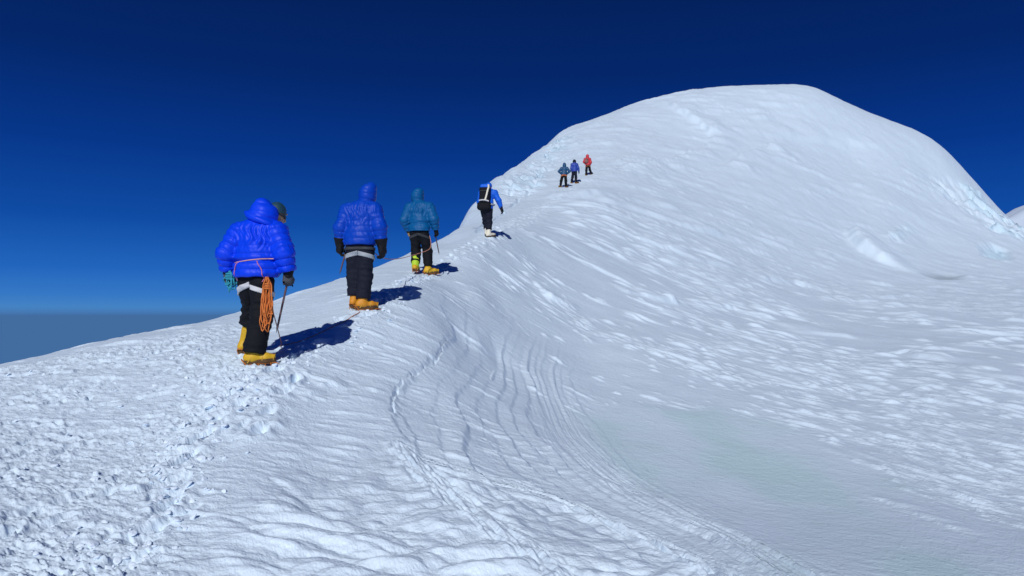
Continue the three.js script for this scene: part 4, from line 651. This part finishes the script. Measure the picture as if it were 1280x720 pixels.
// ------------------------------------------------------------------ broken crust kicked up along the trail
{
  const r = rng(77), base = []; for (let v = 0; v < 1; v++) { const g = new THREE.IcosahedronGeometry(1, 1), p = g.attributes.position; for (let i = 0; i < p.count; i++) { const x = p.getX(i), y = p.getY(i), z = p.getZ(i), k = 1 + 0.45 * n3(x * 1.3 + v * 9, y * 1.3, z * 1.3) + 0.15 * n3(x * 3, y * 3, z * 3 + v); p.setXYZ(i, x * k, y * k * 0.42, z * k); } g.computeVertexNormals(); base.push(g); }
  const path = P([[100, 730], [165, 660], [215, 590], [255, 540], [310, 490], [345, 462], [400, 432], [450, 396], [490, 372], [530, 348], [580, 318]]), spots = [[]];
  let guard = 0; for (let n = 0; n < 1300 && guard < 20000; guard++) {
    const rough = r() < 0.25; let x, z; if (rough) { const d = mix(3.5, 10.5, Math.sqrt(r())), th = mix(-0.66, -0.18, r()); x = Math.sin(th) * d; z = -Math.cos(th) * d; if (r() > zRough.w(x, z) * clamp(0.4 + pn(x * 1.1, z * 1.1), 0, 1)) continue; }
    else { const i = 1 + Math.floor(r() * (path.length - 1)), t = r(), o = (r() + r() + r() - 1.5) * 0.42; x = mix(path[i - 1][0], path[i][0], t) + o; z = mix(path[i - 1][1], path[i][1], t) + (r() - 0.5) * 0.3; if (r() > clamp(0.5 + 1.1 * pn(x * 1.6, z * 1.6), 0.05, 1)) continue; }
    n++; const s = 0.004 + 0.022 * Math.pow(r(), 4) + (r() < 0.012 ? 0.022 : 0); spots[0].push([x, z, s]);
  }
  const mat = new THREE.MeshStandardMaterial({ color: new THREE.Color().setRGB(0.68, 0.79, 0.92), roughness: 0.6 });
  spots.forEach((sp, v) => { const im = new THREE.InstancedMesh(base[v], mat, sp.length), m4 = new THREE.Matrix4(), q = new THREE.Quaternion(), e = new THREE.Euler(); sp.forEach(([x, z, s], i) => { e.set(r() * 0.8, r() * 6.3, r() * 0.8); m4.compose(V(x, snowHeight(x, z) + s * 0.25, z), q.setFromEuler(e), V(s * mix(0.8, 1.5, r()), s, s * mix(0.8, 1.3, r()))); im.setMatrixAt(i, m4); }); im.name = numbered('snow_crumbs'); im.castShadow = im.receiveShadow = true; im.userData = { kind: 'stuff', label: 'loose crumbs of broken snow crust scattered along the trail', category: 'snow' }; scene.add(im); });
}
// ------------------------------------------------------------------ a farther snow shoulder beyond the summit slope
{
  const N = 60, pos = [], idx = []; for (let j = 0; j <= N; j++) for (let i = 0; i <= N; i++) { const u = i / N, v = j / N, x = mix(230, 560, u), z = mix(-330, -620, v), d = Math.hypot((x - 365) / 175, (z + 470) / 150); pos.push(x, 88 * (1 - 0.9 * Math.min(1.6, d * d)) - 18 + 5 * fbm(x * 0.02, z * 0.02, 4), z); }
  for (let j = 0; j < N; j++) for (let i = 0; i < N; i++) { const a = j * (N + 1) + i, b = a + 1, c = a + N + 1, d = c + 1; idx.push(a, b, c, b, d, c); }
  const g = new THREE.BufferGeometry(); g.setAttribute('position', new THREE.Float32BufferAttribute(pos, 3)); g.setIndex(idx); g.computeVertexNormals();
  const m = mesh('snow_peak', g, new THREE.MeshStandardMaterial({ color: new THREE.Color().setRGB(0.66, 0.775, 0.92), roughness: 0.6 })); m.userData = { kind: 'structure', label: 'distant snow shoulder beyond the summit slope', category: 'mountain' };
}
renderer.render(scene, camera);
